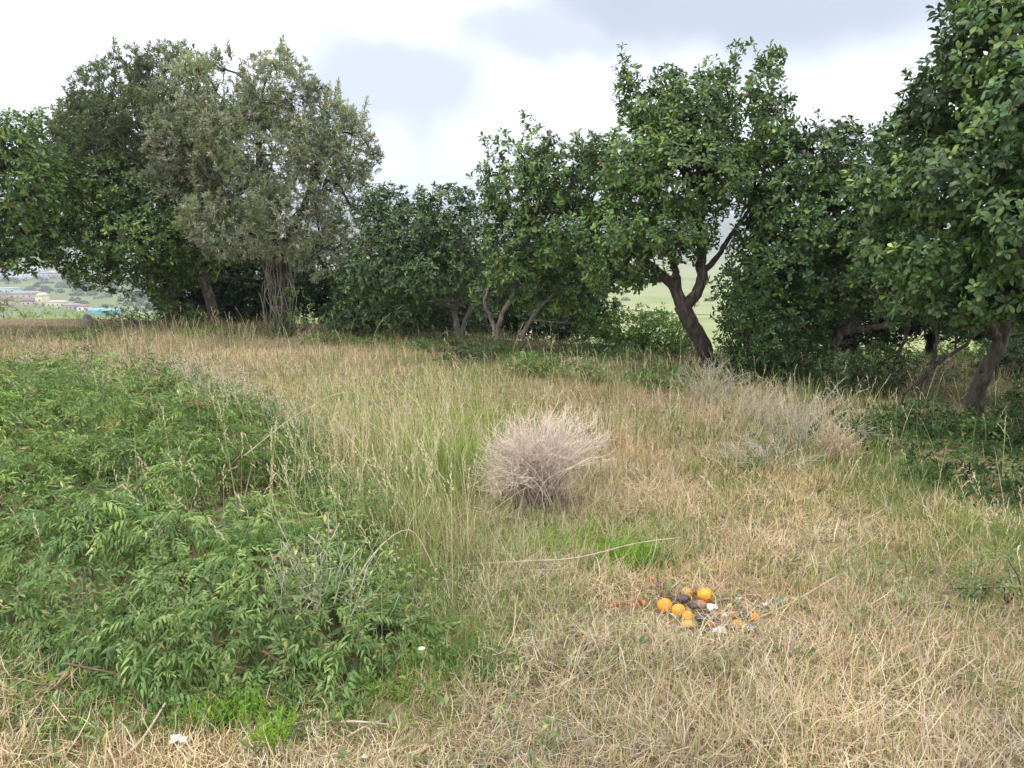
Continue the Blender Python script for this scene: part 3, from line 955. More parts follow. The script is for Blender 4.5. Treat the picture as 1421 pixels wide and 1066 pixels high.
def sprawling_shrub():
    base = np.array([-1.9, 4.4, 0])
    base[2] = height(base[0], base[1])
    t = thing("sprawling_shrub", "wide sprawling green shrub of drooping narrow-leaved shoots filling the grass", "shrub", base)
    protos = [make_shoot(k) for k in range(10)]
    lo, hi = SH_POLY.min(0), SH_POLY.max(0)
    n = 39000
    x, y = rng.uniform(lo[0], hi[0], n), rng.uniform(lo[1], hi[1], n)
    d = np.hypot(x, y)
    H = shrub_h(x, y)
    hole = fbm(x * 2.6, y * 2.6, 0, 77, 3)
    keep = (H > 0.02) & (hole > .33 + .05 * rng.random(n)) & (rng.random(n) < np.clip(3.6 / d, 0.25, 1)) & (np.abs(x / y) < 0.85)
    x, y, H = x[keep], y[keep], H[keep]
    n = len(x)
    g = height(x, y)
    e = 0.12
    gx = (shrub_h(x + e, y) - shrub_h(x - e, y)) / (2 * e)
    gy = (shrub_h(x, y + e) - shrub_h(x, y - e)) / (2 * e)
    az = np.arctan2(-gy, -gx) + rng.normal(size=n) * 1.3
    depth = rng.random(n) ** 2.0
    z = g + H * (1 - 0.55 * depth) - 0.03
    size = rng.uniform(0.06, 0.14, n) * (1 + .25 * sstep(4, 7, np.hypot(x, y)))
    tilt = rng.normal(size=n) * 0.35
    roll = rng.normal(size=n) * 0.4
    pal = np.array([(.115, .195, .060), (.145, .235, .072), (.18, .28, .085), (.27, .37, .12), (.095, .155, .06)])
    col = pal[rng.choice(5, n, p=[.26, .26, .2, .16, .12])]
    dead = rng.random(n) < .03
    col[dead] = np.array([.34, .25, .13])
    col = col * (0.65 + 0.7 * fbm(x * 1.3, y * 1.3, 0, 60))[:, None]
    near = np.argsort(np.hypot(x, y) + depth * 4 + np.where(np.abs(x / y) > .66, 50, 0))[:900]
    near = set(rng.choice(near, 300, replace=False).tolist())
    meshes = []
    for k, (V, T) in enumerate(protos):
        me = bpy.data.meshes.new("leafy_shoot")
        me.from_pydata(V.tolist(), [], T.tolist())
        me.materials.append(M_SHOOT)
        meshes.append(me)
    VV, TT, CC, off = [], [], [], 0
    kind = rng.integers(0, 10, n)
    isnear = np.zeros(n, bool)
    isnear[list(near)] = True
    far = np.hypot(x, y) > 4.0
    for kk in range(20):
        k = kk % 10
        V, T = protos[k] if kk < 10 else make_shoot(k, 'fold')
        idx = np.nonzero((kind == k) & ~isnear & (far == (kk >= 10)))[0]
        ca, sa = np.cos(az[idx]), np.sin(az[idx])
        ct, st = np.cos(tilt[idx]), np.sin(tilt[idx])
        cr, sr = np.cos(roll[idx]), np.sin(roll[idx])
        X, Yv, Z = V[None, :, 0], V[None, :, 1], V[None, :, 2]
        Y1, Z1 = Yv * cr[:, None] - Z * sr[:, None], Yv * sr[:, None] + Z * cr[:, None]
        X2, Z2 = X * ct[:, None] + Z1 * st[:, None], -X * st[:, None] + Z1 * ct[:, None]
        X3, Y3 = X2 * ca[:, None] - Y1 * sa[:, None], X2 * sa[:, None] + Y1 * ca[:, None]
        s = size[idx][:, None]
        W = np.stack([x[idx][:, None] + X3 * s, y[idx][:, None] + Y3 * s, z[idx][:, None] + Z2 * s], -1)
        VV.append(W.reshape(-1, 3))
        TT.append((T[None] + (np.arange(len(idx)) * len(V))[:, None, None]).reshape(-1, 3) + off)
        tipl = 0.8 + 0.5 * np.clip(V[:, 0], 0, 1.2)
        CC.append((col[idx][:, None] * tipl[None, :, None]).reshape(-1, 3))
        off += len(idx) * len(V)
    o = mesh_arr("foliage", np.concatenate(VV), np.concatenate(TT), M_SOFT, t, np.clip(np.concatenate(CC), 0, 1))
    tag(o, kind="stuff")
    for i in near:
        q = link("leafy_shoot", meshes[kind[i]], t)
        R = Matrix.Rotation(az[i], 4, 'Z') @ Matrix.Rotation(tilt[i], 4, 'Y') @ Matrix.Rotation(roll[i], 4, 'X')
        q.matrix_basis = Matrix.Translation((x[i], y[i], z[i])) @ R @ Matrix.Scale(size[i], 4)
    # upright leafy sprigs of a second, greyer plant through the back and the edges
    si = rng.choice(n, 1000, replace=False, p=(lambda q: q / q.sum())(.15 + sstep(4.5, 6.5, np.hypot(x, y)) + 1.2 * (H < .22)))
    B, A = [], []
    for i in si:
        hh = rng.uniform(.10, .34)
        tl = unit(np.array([rng.normal() * .3, rng.normal() * .3, 1.0]))
        q0 = np.array([x[i], y[i], g[i] + H[i] * .8])
        for f in np.linspace(.15, 1, 6):
            B.append(q0 + tl * hh * f)
            A.append(tl)
    ar = cluster_leaves(np.array(B), np.array(A), 4, (35, 80), .034, .34, [(.15, .20, .085), (.20, .255, .11), (.13, .21, .06), (.27, .29, .15)], [3, 3, 3, 1], 21, .15, .0)
    V, T, C = leaf_arrays(*ar, 'fold')
    tag(mesh_arr("sprigs", V, T, M_SOFT, t, C), kind="stuff")
    # bare woody stems inside and a patch of dead ones
    mb = MB()
    for _ in range(260):
        i = rng.integers(0, n)
        a = rng.uniform(0, 6.28)
        l = rng.uniform(.2, .55)
        p0 = np.array([x[i], y[i], g[i] - .02])
        p2 = p0 + [math.cos(a) * l * .6, math.sin(a) * l * .6, H[i] * .85]
        mb.tube(smooth_line([p0, (p0 + p2) / 2 + rng.normal(size=3) * .04, p2], 6), .005, 3, (.35, .27, .2))
    tag(mb.build("stems", M_TWIG, t), kind="stuff")
    mb = MB()
    for (u, v, nn, sp) in [(430, 880, 45, .20), (455, 850, 25, .20), (330, 560, 200, .55), (290, 540, 160, .6), (420, 600, 120, .45), (200, 560, 120, .6), (90, 540, 90, .6)]:
        c = G(u, v + 25)
        hh = float(shrub_h(c[0], c[1]))
        for _ in range(nn):
            a, l = rng.uniform(0, 6.28), rng.uniform(.15, .4)
            p0 = c + [rng.normal() * sp * .5, rng.normal() * sp * .5, 0]
            p0[2] = height(p0[0], p0[1]) + float(shrub_h(p0[0], p0[1])) * rng.uniform(.5, 1.0)
            p2 = p0 + [math.cos(a) * l * .35, math.sin(a) * l * .35, rng.uniform(.05, .28)]
            mb.tube(smooth_line([p0, (p0 + p2) / 2 + rng.normal(size=3) * .02, p2], 4), rng.uniform(.0011, .0021), 3, rng.uniform(.8, 1.1) * np.ones(3))
    tag(mb.build("dead_twigs", M_TWIG, t), kind="stuff")


sprawling_shrub()


# ------------------------------------------------------------------ grass
def blades(pos, az, length, width, th0, curl, col, segs=3, tipcol=1.15, swirl=0.0):
    """curved ribbons: th0 lean from vertical at the base, curl extra lean by the tip"""
    n = len(pos)
    k = segs
    lean = np.stack([np.cos(az), np.sin(az), np.zeros(n)], -1)
    side = np.stack([-np.sin(az), np.cos(az), np.zeros(n)], -1)
    tw = rng.normal(size=n) * 0.9
    V = np.zeros((n, 2 * k + 1, 3))
    p = pos.copy()
    C = np.zeros((n, 2 * k + 1, 3))
    for i in range(k + 1):
        f = i / k
        wd = width * (1 - 0.55 * f)
        th = th0 + curl * f
        az_f = az + swirl * f
        lean = np.stack([np.cos(az_f), np.sin(az_f), np.zeros(n)], -1)
        side = np.stack([-np.sin(az_f), np.cos(az_f), np.zeros(n)], -1)
        sd = side * np.cos(tw * f)[:, None] + lean * np.sin(tw * f)[:, None] * 0.7
        c = col * (0.85 + (tipcol - 0.85) * f)
        if i < k:
            V[:, 2 * i] = p - sd * wd[:, None] / 2
            V[:, 2 * i + 1] = p + sd * wd[:, None] / 2
            C[:, 2 * i] = C[:, 2 * i + 1] = c
            d = lean * np.sin(th)[:, None] + np.array([0, 0, 1.0]) * np.cos(th)[:, None]
            p = p + d * (length / k)[:, None]
        else:
            V[:, 2 * k] = p
            C[:, 2 * k] = c
    T = []
    for i in range(k - 1):
        a = 2 * i
        T += [(a, a + 1, a + 3), (a, a + 3, a + 2)]
    T.append((2 * k - 2, 2 * k - 1, 2 * k))
    m = 2 * k + 1
    TT = (np.array(T)[None] + (np.arange(n) * m)[:, None, None]).reshape(-1, 3)
    return V.reshape(-1, 3), TT, np.clip(C.reshape(-1, 3), 0, 1)


def patch_w(x, y, lst):
    wv = np.zeros(len(x))
    for (u, v, rx, ry, a) in lst:
        c = G(u, v)
        q = ((x - c[0]) / rx) ** 2 + ((y - c[1]) / ry) ** 2
        wv = np.maximum(wv, a * np.exp(-q * 1.2))
    return wv


def wedge(n, r0, r1, power, half=0.74):
    """points over the ground in front of the camera, thinner with distance"""
    q = 2 - power
    r = (r0 ** q + rng.random(n) * (r1 ** q - r0 ** q)) ** (1 / q)
    th = rng.uniform(-half, half, n)
    return r * np.sin(th), r * np.cos(th)


STRAW = np.array([(.57, .43, .24), (.64, .51, .32), (.52, .33, .19), (.52, .43, .35), (.68, .59, .42), (.36, .23, .13), (.22, .155, .10), (.38, .37, .17), (.46, .35, .30)])
STRAWP = [.21, .20, .08, .12, .14, .04, .05, .10, .06]
GREENB = np.array([(.20, .27, .07), (.15, .22, .06), (.27, .33, .10), (.11, .18, .05)])
LIME = [(640, 590, .75, 1.1, 1.0), (670, 625, .4, .6, 1.0), (560, 570, .8, .9, .7), (600, 540, .9, .9, .5), (870, 775, .22, .22, 1.0), (780, 765, .3, .2, .7), (830, 760, .2, .18, .8), (480, 560, .8, 1.0, .5)]
GREENP = [(600, 680, .7, .9, .85), (560, 740, .5, .6, .9), (560, 820, .35, .5, .8), (640, 900, .25, .25, .8), (660, 780, .4, .35, .55), (520, 640, .9, .9, .7),
          (1300, 700, 1.1, .9, .75), (1390, 760, .7, .6, .8), (1340, 640, 1.6, .9, .9), (1240, 640, .9, .7, .6), (1180, 600, .9, .7, .5),
          (60, 1010, .25, .15, .5), (230, 985, .4, .2, .7), (480, 990, .4, .15, .6), (600, 510, 1.5, .8, .3), (700, 520, 1.4, .7, .5), (820, 520, 1.4, .6, .6),
          (420, 530, .9, .9, .5), (930, 540, 1.2, .5, .4), (1050, 650, .4, .3, .45), (960, 600, .8, .6, .25), (700, 860, .3, .2, .3), (1000, 720, .5, .3, .25)]
TALL = [(560, 760, .45, .9, 1.0), (600, 680, .6, .9, .9), (500, 640, .7, .9, .7), (640, 600, .9, 1.0, .45)]
PILE = G(975, 850)
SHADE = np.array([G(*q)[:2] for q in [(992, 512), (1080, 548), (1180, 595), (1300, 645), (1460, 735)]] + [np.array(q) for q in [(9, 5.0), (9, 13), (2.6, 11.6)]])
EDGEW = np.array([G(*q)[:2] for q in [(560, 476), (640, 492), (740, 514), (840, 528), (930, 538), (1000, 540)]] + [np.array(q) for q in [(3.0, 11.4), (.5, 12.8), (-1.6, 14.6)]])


def grass():
    # --- matted dry straw and short grass
    for (name, n, r0, r1, pw, segs) in [("dry_grass", 156000, 1.55, 6.0, 1.15, 3), ("meadow_grass", 155000, 5.2, 17.0, 1.0, 2)]:
        x, y = wedge(n, r0, r1, pw)
        sh = poly_dist(x, y, SH_POLY)
        keep = (sh < 0.12) | (rng.random(n) < np.where(y > 5.5, 0.35, .10))
        under = sstep(-0.6, 1.2, y - edge(x) + 0.8) * 0.8
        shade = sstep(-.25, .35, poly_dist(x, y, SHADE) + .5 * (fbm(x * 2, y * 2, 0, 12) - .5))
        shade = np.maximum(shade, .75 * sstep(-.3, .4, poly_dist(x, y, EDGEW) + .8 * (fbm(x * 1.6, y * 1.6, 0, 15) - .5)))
        keep &= rng.random(n) > np.maximum(under, shade * .62)
        keep &= (np.hypot((x - PILE[0]) / .30, (y - PILE[1]) / .10) > 0.75 + rng.random(n) * .5) | (rng.random(n) < .14)
        x, y, shade = x[keep], y[keep], shade[keep]
        n = len(x)
        # part of the blades stand together in tufts that fan outward
        nt_ = 3000
        ci = rng.integers(0, n, nt_)
        tx, ty = x[ci], y[ci]
        ist = rng.random(n) < (.26 if segs == 3 else .42)
        wt = rng.integers(0, nt_, n)
        ox, oy = rng.normal(size=n) * .03, rng.normal(size=n) * .03
        x = np.where(ist, tx[wt] + ox, x)
        y = np.where(ist, ty[wt] + oy, y)
        tsize = rng.uniform(.55, 1.35, nt_)[wt]
        tsh = rng.uniform(.8, 1.2, nt_)[wt]
        tgreen = (rng.random(nt_) < (.13 if segs == 3 else .2))[wt] & ist
        gw = np.clip(shade * .85 + patch_w(x, y, GREENP) + 1.3 * (fbm(x * 2.2, y * 2.2, 0, 81, 4) - 0.42), 0.08, 1)
        lw = patch_w(x, y, LIME)
        c = STRAW[rng.choice(9, n, p=STRAWP)]
        tone = fbm(x * 0.9, y * 0.9, 0, 84, 3)
        hue = fbm(x * 1.7 + 9, y * 1.7, 0, 85, 3)[:, None]
        c = c * (0.62 + 0.76 * tone)[:, None] * (1 + (hue - .5) * np.array([.05, -.15, -.35]))
        isg = (rng.random(n) < gw * 0.95) | (tgreen & (rng.random(n) < .8))
        gc = GREENB[rng.choice(4, n, p=[.35, .3, .2, .15])] * (1 - .45 * shade)[:, None]  # tree shade painted into the green blades
        c = np.where(isg[:, None], gc, c)
        isl = rng.random(n) < lw * 0.95
        c = np.where(isl[:, None], gc * [1.25, 1.45, .9], c)
        c = c * rng.uniform(0.8, 1.2, n)[:, None]
        live = isg | isl
        tall = patch_w(x, y, TALL)
        mat_h = fbm(x * 3.2, y * 3.2, 0, 90, 3)          # lumps in the matted straw
        tuft = fbm(x * 1.3 + 40, y * 1.3, 0, 92, 2)
        up = rng.random(n) < np.where(live, .5, .05 + .35 * tall + .12 * (segs == 2))
        up = up | (ist & (rng.random(n) < .7))
        if segs == 3:
            ln = np.where(up, rng.uniform(.05, .16, n), rng.uniform(.05, .20, n)) * (1 + .8 * tall) * (.55 + .9 * tuft)
            th0 = np.where(up, np.abs(rng.normal(size=n)) * .5, np.clip(rng.normal(1.28, .33, n), .3, 1.75))
            curl = np.where(up, rng.normal(.5, .7, n), rng.normal(.1, 1.1, n))
            wd = rng.uniform(.0022, .0046, n)
            zz = np.where(up, 0, rng.random(n) ** 1.5 * .17 * np.clip(mat_h - .25, 0, 1))
        else:
            ln = rng.uniform(.07, .20, n) * (1 + .6 * tall) * (.45 + 1.1 * tuft)
            th0 = np.where(up, np.abs(rng.normal(size=n)) * .5, np.abs(rng.normal(1.0, .4, n)))
            curl = rng.normal(.4, .6, n)
            wd = rng.uniform(.003, .0065, n)
            zz = rng.random(n) ** 1.5 * .15 * np.clip(mat_h - .2, 0, 1)
        pos = np.stack([x, y, height(x, y) - .01 + zz], -1)
        az = np.where(ist, np.arctan2(oy, ox), rng.uniform(0, 6.283, n))
        ln = np.where(ist, ln * tsize * (.92 if segs == 3 else 1.1), ln)
        c = np.where(ist[:, None], c * tsh[:, None], c)
        V, T, C = blades(pos, az, ln, wd, np.clip(th0, 0, 1.9), curl, c, segs, 1.15, np.where(up, .3, 1.5) * rng.normal(size=n))
        o = mesh_arr(name, V, T, M_STRAW if segs == 3 else M_GRASS, None, C)
        tag(o, "matted dry straw and short grass covering the foreground" if segs == 3 else "mixed golden and green meadow grass up to the trees", "grass", kind="stuff")
    # --- tall thin stalks with seed heads
    cand = [(560, 720, .5, 1.0, 260), (600, 640, .8, 1.3, 120), (480, 640, .7, .9, 120), (640, 800, .35, .5, 50), (700, 560, 1.6, 1.6, 70), (840, 530, 1.3, .7, 150),
            (300, 480, 3.0, 1.2, 130), (1000, 550, 1.0, .8, 130), (1150, 600, 1.2, .8, 110), (60, 480, 1.6, 1.3, 60), (900, 640, 1.8, 1.2, 140), (1250, 760, 1.2, 1.0, 110), (250, 640, 1.2, 1.6, 110), (430, 760, .5, .8, 90), (380, 620, .9, 1.2, 110), (200, 760, .7, .7, 25), (120, 560, 1.2, 1.0, 60)]
    X, Yc, Ln = [], [], []
    for (u, v, rx, ry, n) in cand:
        c = G(u, v)
        X.append(c[0] + rng.normal(size=n) * rx * .6)
        Yc.append(c[1] + rng.normal(size=n) * ry * .6)
        Ln.append(rng.uniform(.36, .80, n) * (1.0 if u < 700 else .7) * (1.0 if v > 560 else .8))
    x, y, ln = np.concatenate(X), np.concatenate(Yc), np.concatenate(Ln)
    ok = y > 2.6
    x, y, ln = x[ok], y[ok], ln[ok]
    n = len(x)
    pos = np.stack([x, y, height(x, y) - .02], -1)
    pal = np.array([(.55, .47, .28), (.62, .55, .36), (.42, .43, .18), (.30, .36, .12)])
    col = pal[rng.choice(4, n, p=[.25, .2, .28, .27])]
    az = rng.normal(2.6, 1.3, n)
    th0 = np.abs(rng.normal(size=n)) * .28
    curl = np.abs(rng.normal(size=n)) * .45
    wd = np.clip(.0011 * np.hypot(x, y) * .55, .0022, .0062) * rng.uniform(.8, 1.3, n)
    V1, T1, C1 = blades(pos, az, ln, wd, th0, curl, col, 5)
    tips = V1.reshape(n, 11, 3)[:, 10]
    dirs = unit(tips - V1.reshape(n, 11, 3)[:, 8])
    has = rng.random(n) < .55
    tp, dr = tips[has], dirs[has]
    m = len(tp)
    B = np.repeat(tp - dr * .09, 9, 0) + np.repeat(dr, 9, 0) * np.tile(np.linspace(0, .10, 9), m)[:, None]
    D = np.repeat(dr, 9, 0) + rng.normal(size=(m * 9, 3)) * .28
    LL = rng.uniform(.016, .03, m * 9)
    V2, T2, C2 = leaf_arrays(B, D, rng.normal(size=(m * 9, 3)), LL, LL * .28, np.tile([[.60, .52, .34]], (m * 9, 1)), 'fold')
    o = mesh_arr("tall_grass", np.concatenate([V1, V2]), np.concatenate([T1, T2 + len(V1)]), M_STRAW, None, np.concatenate([C1, C2]))
    tag(o, "tall thin seeding grass stalks standing above the meadow", "grass", kind="stuff")
    # --- thin creeping green cover in the shade under the right hand trees
    n = 14000
    c0, c1 = G(1180, 600), G(1421, 640)
    n = 19000
    x = rng.uniform(-2.6, 8.0, n)
    y = rng.uniform(4.6, 14.0, n)
    wv = sstep(-.5, .2, poly_dist(x, y, SHADE) + .6 * (fbm(x * 2, y * 2, 0, 13) - .5)) * .8
    we = sstep(-.3, .4, poly_dist(x, y, EDGEW) + .8 * (fbm(x * 1.6, y * 1.6, 0, 15) - .5))
    wv = np.maximum(wv, we)
    k = rng.random(n) < wv
    x, y = x[k], y[k]
    n = len(x)
    p = np.stack([x, y, height(x, y) + rng.random(n) * (.14 + .30 * we[k]) * fbm(x * 2, y * 2, 0, 95)], -1)
    arr = cluster_leaves(p, unit(np.array([0, 0, 1.0]) + rng.normal(size=(n, 3)) * .35), 5, (30, 85), .032, .4, *SHADEG, 5, .1, .1)
    V, T, C = leaf_arrays(*arr, 'fold')
    o = mesh_arr("ground_cover", V, T, M_SOFT, None, C)
    tag(o, "low creeping green leaves in the shade under the trees", "ground cover", kind="stuff")
    # --- low green weeds fringing the sprawling shrub
    n = 5000
    x = rng.uniform(-2.6, .0, n)
    y = rng.uniform(2.2, 4.2, n)
    s = poly_dist(x, y, SH_POLY) + .25 * (fbm(x * 4, y * 4, 0, 31) - .5)
    k = (s > -.16) & (s < .25) & (rng.random(n) < np.where(x > -.5, .35, 1.0))
    x, y = x[k], y[k]
    n = len(x)
    p = np.stack([x, y, height(x, y) + rng.random(n) * .07], -1)
    arr = cluster_leaves(p, unit(np.array([0, 0, 1.0]) + rng.normal(size=(n, 3)) * .4), 4, (30, 85), .026, .55, *MIDG, 8, .2, .05)
    xx, yy = wedge(900, 1.8, 8.0, 1.0)
    kk = (poly_dist(xx, yy, SH_POLY) < -.1) & (fbm(xx * 1.3, yy * 1.3, 0, 37) > .46)
    xx, yy = xx[kk], yy[kk]
    pw = np.stack([xx, yy, height(xx, yy) + .02 + rng.random(len(xx)) * .05], -1)
    aw = cluster_leaves(pw, unit(np.array([0, 0, 1.0]) + rng.normal(size=(len(xx), 3)) * .3), 7, (35, 85), .04, .34, *SAGE, 8, .2, .05)
    arr = [np.concatenate([a_, b_]) for a_, b_ in zip(arr, aw)]
    V, T, C = leaf_arrays(*arr, 'fold')
    o = mesh_arr("low_weeds", V, T, M_SOFT, None, C)
    tag(o, "low green weeds round the foot of the sprawling shrub and through the straw", "weeds", kind="stuff")


grass()


# ------------------------------------------------------------------ dry bushes, stalks, tufts
def twig_bush(name, label, px, n, rad, hgt, col, flop=(0, 0), fine=True, broom=False):
    c = G(*px)
    c[2] = height(c[0], c[1])
    t = thing(name, label, "dry bush", c)
    mb, fb = MB(), MB()
    for i in range(n):
        a = rng.uniform(0, 6.283)
        q = rng.random() ** .6 * rng.uniform(.7, 1.25)
        e = c + [math.cos(a) * rad * q + flop[0] * q, math.sin(a) * rad * q * .8 + flop[1] * q, hgt * math.sqrt(max(0.05, 1 - .75 * q * q)) * rng.uniform(.5, 1.12)]
        s = c + [rng.normal() * rad * .16, rng.normal() * rad * .12, -.02]
        if broom:                                   # sweeps up and over to one side, open at the other
            ang = np.clip(rng.normal(-.5, .75), -1.8, .75)
            lg = hgt * rng.uniform(.62, 1.1)
            dirv = np.array([math.sin(ang) * .78, rng.normal() * .42, 0.0])
            top = math.cos(ang * .72)
            e = c + dirv * lg * .9 + [.05, 0, max(.05, lg * (top - .08 * rng.random()))]
            s = c + [rng.normal() * .07, rng.normal() * .05, -.02]
            ln = smooth_line([s, s + dirv * lg * .38 + [0, 0, lg * (.34 + .22 * top)], e, e + dirv * lg * .10 + [0, 0, -.05 * lg * abs(ang)]], 9, .01, i)
        else:
            ln = smooth_line([s, s * .45 + e * .55 + rng.normal(size=3) * rad * .08 + [0, 0, hgt * .10], e], 6, .01, i)
        k = rng.uniform(.8, 1.15)
        mb.tube(ln, np.linspace(.0034, .0014, len(ln)), 3, np.array(col) * k)
        if fine:
            for j in range(9):
                f = rng.integers(2, len(ln))
                b = ln[min(f, len(ln) - 1)]
                d = unit(ln[-1] - ln[0] + rng.normal(size=3) * .55 * np.linalg.norm(ln[-1] - ln[0]))
                l = rng.uniform(.06, .15)
                p2 = b + d * l
                fb.tube([b, (b + p2) / 2 + rng.normal(size=3) * .012, p2], [.0013, .0010, .0007], 3, np.array(col) * rng.uniform(.9, 1.25))
    tag(mb.build("branches", M_TWIG, t), kind="stuff")
    if fine:
        tag(fb.build("fine_twigs", M_TWIG, t), kind="stuff")
    return t


twig_bush("dry_bush", "dead grey-pink twiggy bush, domed, in the middle of the grass", (756, 702), 260, .32, .52, (1.22, 1.16, 1.10), (-.16, .06), True, True)
twig_bush("dry_bush", "silvery bare branched dead bush at the edge of the tree shade", (1112, 628), 34, .5, .50, (.72, .77, .74), (.1, 0))
twig_bush("dry_bush", "low mound of grey dead stems at the foot of the leaning forked trunk", (985, 562), 50, .45, .42, (.76, .80, .70), (0, 0))
twig_bush("dry_bush", "small rusty brown dead grass clump beside the silvery branches", (1155, 645), 60, .18, .26, (.90, .80, .58), (0, 0))


twig_bush("dry_bush", "straggly dry stems between the leaning forked trunk and the silvery branches", (1050, 594), 28, .5, .36, (.74, .78, .72))
twig_bush("dry_bush", "greyish dead stems low in the grass under the silvery branches", (1080, 650), 30, .5, .18, (.95, .96, .93))


def stalk(name, label, px, rad, lift=.03, group=None, cat="stick"):
    pts = []
    for (u, v, dz) in px:
        q = G(u, v)
        q[2] += dz + lift
        pts.append(q)
    ln = smooth_line(pts, 16)
    mb = MB()
    mb.tube(ln, np.linspace(rad, rad * .55, len(ln)), 6)
    o = mb.build(name, M_WOOD)
    tag(o, label, cat, group)
    # put the origin at the stalk's base
    b = Vector(ln[0])
    o.data.transform(Matrix.Translation(-b))
    o.location = b


stalk("dead_stalk", "long curved dead stalk lying across the grass above the fruit scraps", [(642, 792, .0), (720, 796, .03), (800, 796, .05), (880, 781, .07), (945, 769, .06)], .0055, .03)
stalk("dead_stalk", "short pale stick at the front edge beside a white plastic scrap", [(170, 1066, 0), (200, 1040, .01), (232, 1006, .05)], .006, .03)
stalk("dead_stalk", "pale dry stalk lying flat below the sprawling shrub's edge", [(448, 1014, 0), (495, 1017, .01), (540, 1017, .0)], .0055, .03)
stalk("dead_stalk", "thin twig lying flat beside the pale dry stalk", [(480, 1036, 0), (505, 1025, .01), (530, 1019, .02)], .004, .03)
stalk("dead_stalk", "arched dry cane crossing the sprawling shrub", [(345, 745, .45), (430, 712, .62), (505, 690, .66), (600, 702, .30)], .0028, .0)
stalk("dead_stalk", "thin dry cane bent over the tall green grass", [(545, 720, .1), (470, 690, .5), (430, 680, .62)], .0026, .0)
stalk("dead_stalk", "slender brown cane arching low in the front of the sprawling shrub", [(470, 900, .05), (510, 850, .22), (570, 822, .3), (610, 830, .1)], .004, .0)
stalk("dead_stalk", "bent straw coloured cane beside the grey ash scraps", [(1048, 866, .0), (1100, 850, .03), (1160, 822, .06)], .0045, .02)


def green_tuft(label, px, n, hgt, col, rad=.05):
    c = G(*px)
    c[2] = height(c[0], c[1])
    pos = c + np.stack([np.clip(rng.normal(size=n), -1.6, 1.6) * rad, np.clip(rng.normal(size=n), -1.6, 1.6) * rad, np.zeros(n) - .01], -1)
    az = np.arctan2(pos[:, 1] - c[1], pos[:, 0] - c[0]) + rng.normal(size=n) * .5
    cc = np.array(col) * rng.uniform(.75, 1.25, (n, 1))
    V, T, C = blades(pos, az, hgt * rng.uniform(.6, 1.1, n), rng.uniform(.0035, .007, n), np.abs(rng.normal(size=n)) * .35, rng.uniform(0, .7, n), cc, 3)
    # feathery side leaflets
    B = np.repeat(V.reshape(n, 7, 3)[:, [2, 4]].reshape(-1, 3), 3, 0)
    D = rng.normal(size=B.shape) * .6 + [0, 0, .8]
    LL = rng.uniform(.015, .032, len(B))
    V2, T2, C2 = leaf_arrays(B, D, rng.normal(size=B.shape), LL, LL * .22, np.tile(np.array(col) * 1.1, (len(B), 1)), 'fold')
    V = np.concatenate([V, V2]) - c
    o = mesh_arr("green_weed", V, np.concatenate([T, T2 + 7 * n]), M_GRASS, None, np.concatenate([C, C2]))
    o.location = c
    tag(o, label, "weed", "bright weeds")


green_tuft("bright green feathery weed right of the white plastic scrap, the farther right one", (380, 1036), 46, .15, (.21, .37, .05), .025)
green_tuft("bright green feathery weed between two others under the sprawling shrub", (338, 1004), 46, .13, (.20, .35, .05), .03)
green_tuft("bright green feathery weed nearest the white plastic scrap", (285, 1006), 46, .12, (.19, .33, .05), .035)
green_tuft("bright green grass tuft growing just above the long dead stalk", (872, 782), 110, .13, (.21, .36, .06), .05)
green_tuft("dark green blade tuft under the end of the long dead stalk", (905, 785), 60, .11, (.13, .24, .06), .04)
green_tuft("dark green seedling clump at the green shrub's right front corner", (640, 935), 70, .14, (.11, .20, .05), .07)
green_tuft("light green seedling at the shrub's corner beside a white flower", (560, 955), 60, .12, (.20, .33, .07), .07)


# ------------------------------------------------------------------ discarded fruit and scraps
def ico(sub=2):
    import bmesh
    bm = bmesh.new()
    bmesh.ops.create_icosphere(bm, subdivisions=sub, radius=1.0)
    V = np.array([v.co[:] for v in bm.verts])
    T = np.array([[v.index for v in f.verts] for f in bm.faces])
    bm.free()
    return V, T


M_ORANGE = noise_mat("orange_peel", [(.46, .15, .02), (.76, .27, .02), (.84, .35, .03), (.80, .42, .07)], 34, 0.5, 0.3, spec=0.5, bscale=160)
M_YELLOW = noise_mat("old_orange_peel", [(.26, .17, .06), (.52, .28, .05), (.50, .34, .12), (.36, .33, .22)], 38, 0.5, 0.3, spec=0.4, bscale=120)
M_RUST = noise_mat("rotting_peel", [(.20, .06, .03), (.38, .15, .08), (.46, .24, .14)], 24, 0.7, 0.5)
M_BROWNP = noise_mat("brown_husk", [(.15, .08, .055), (.30, .18, .13), (.42, .29, .22)], 26, 0.75, 0.5)
M_DARKR = noise_mat("dark_rot", [(.035, .03, .035), (.09, .07, .075), (.20, .17, .17)], 24, 0.6, 0.6)
M_SHELL = noise_mat("pale_scrap", [(.42, .40, .42), (.62, .60, .62), (.80, .79, .80)], 20, 0.6, 0.4)
M_GREYS = noise_mat("grey_ash", [(.16, .16, .165), (.34, .335, .34), (.55, .54, .55)], 30, 0.85, 0.7)
M_PLASTIC = noise_mat("white_plastic", [(.40, .38, .34), (.66, .65, .63), (.78, .78, .78)], 24, 0.45, 0.2, spec=0.5)
M_STEM = noise_mat("fruit_stem", [(.12, .10, .03), (.22, .18, .06)], 20, .8, .2)


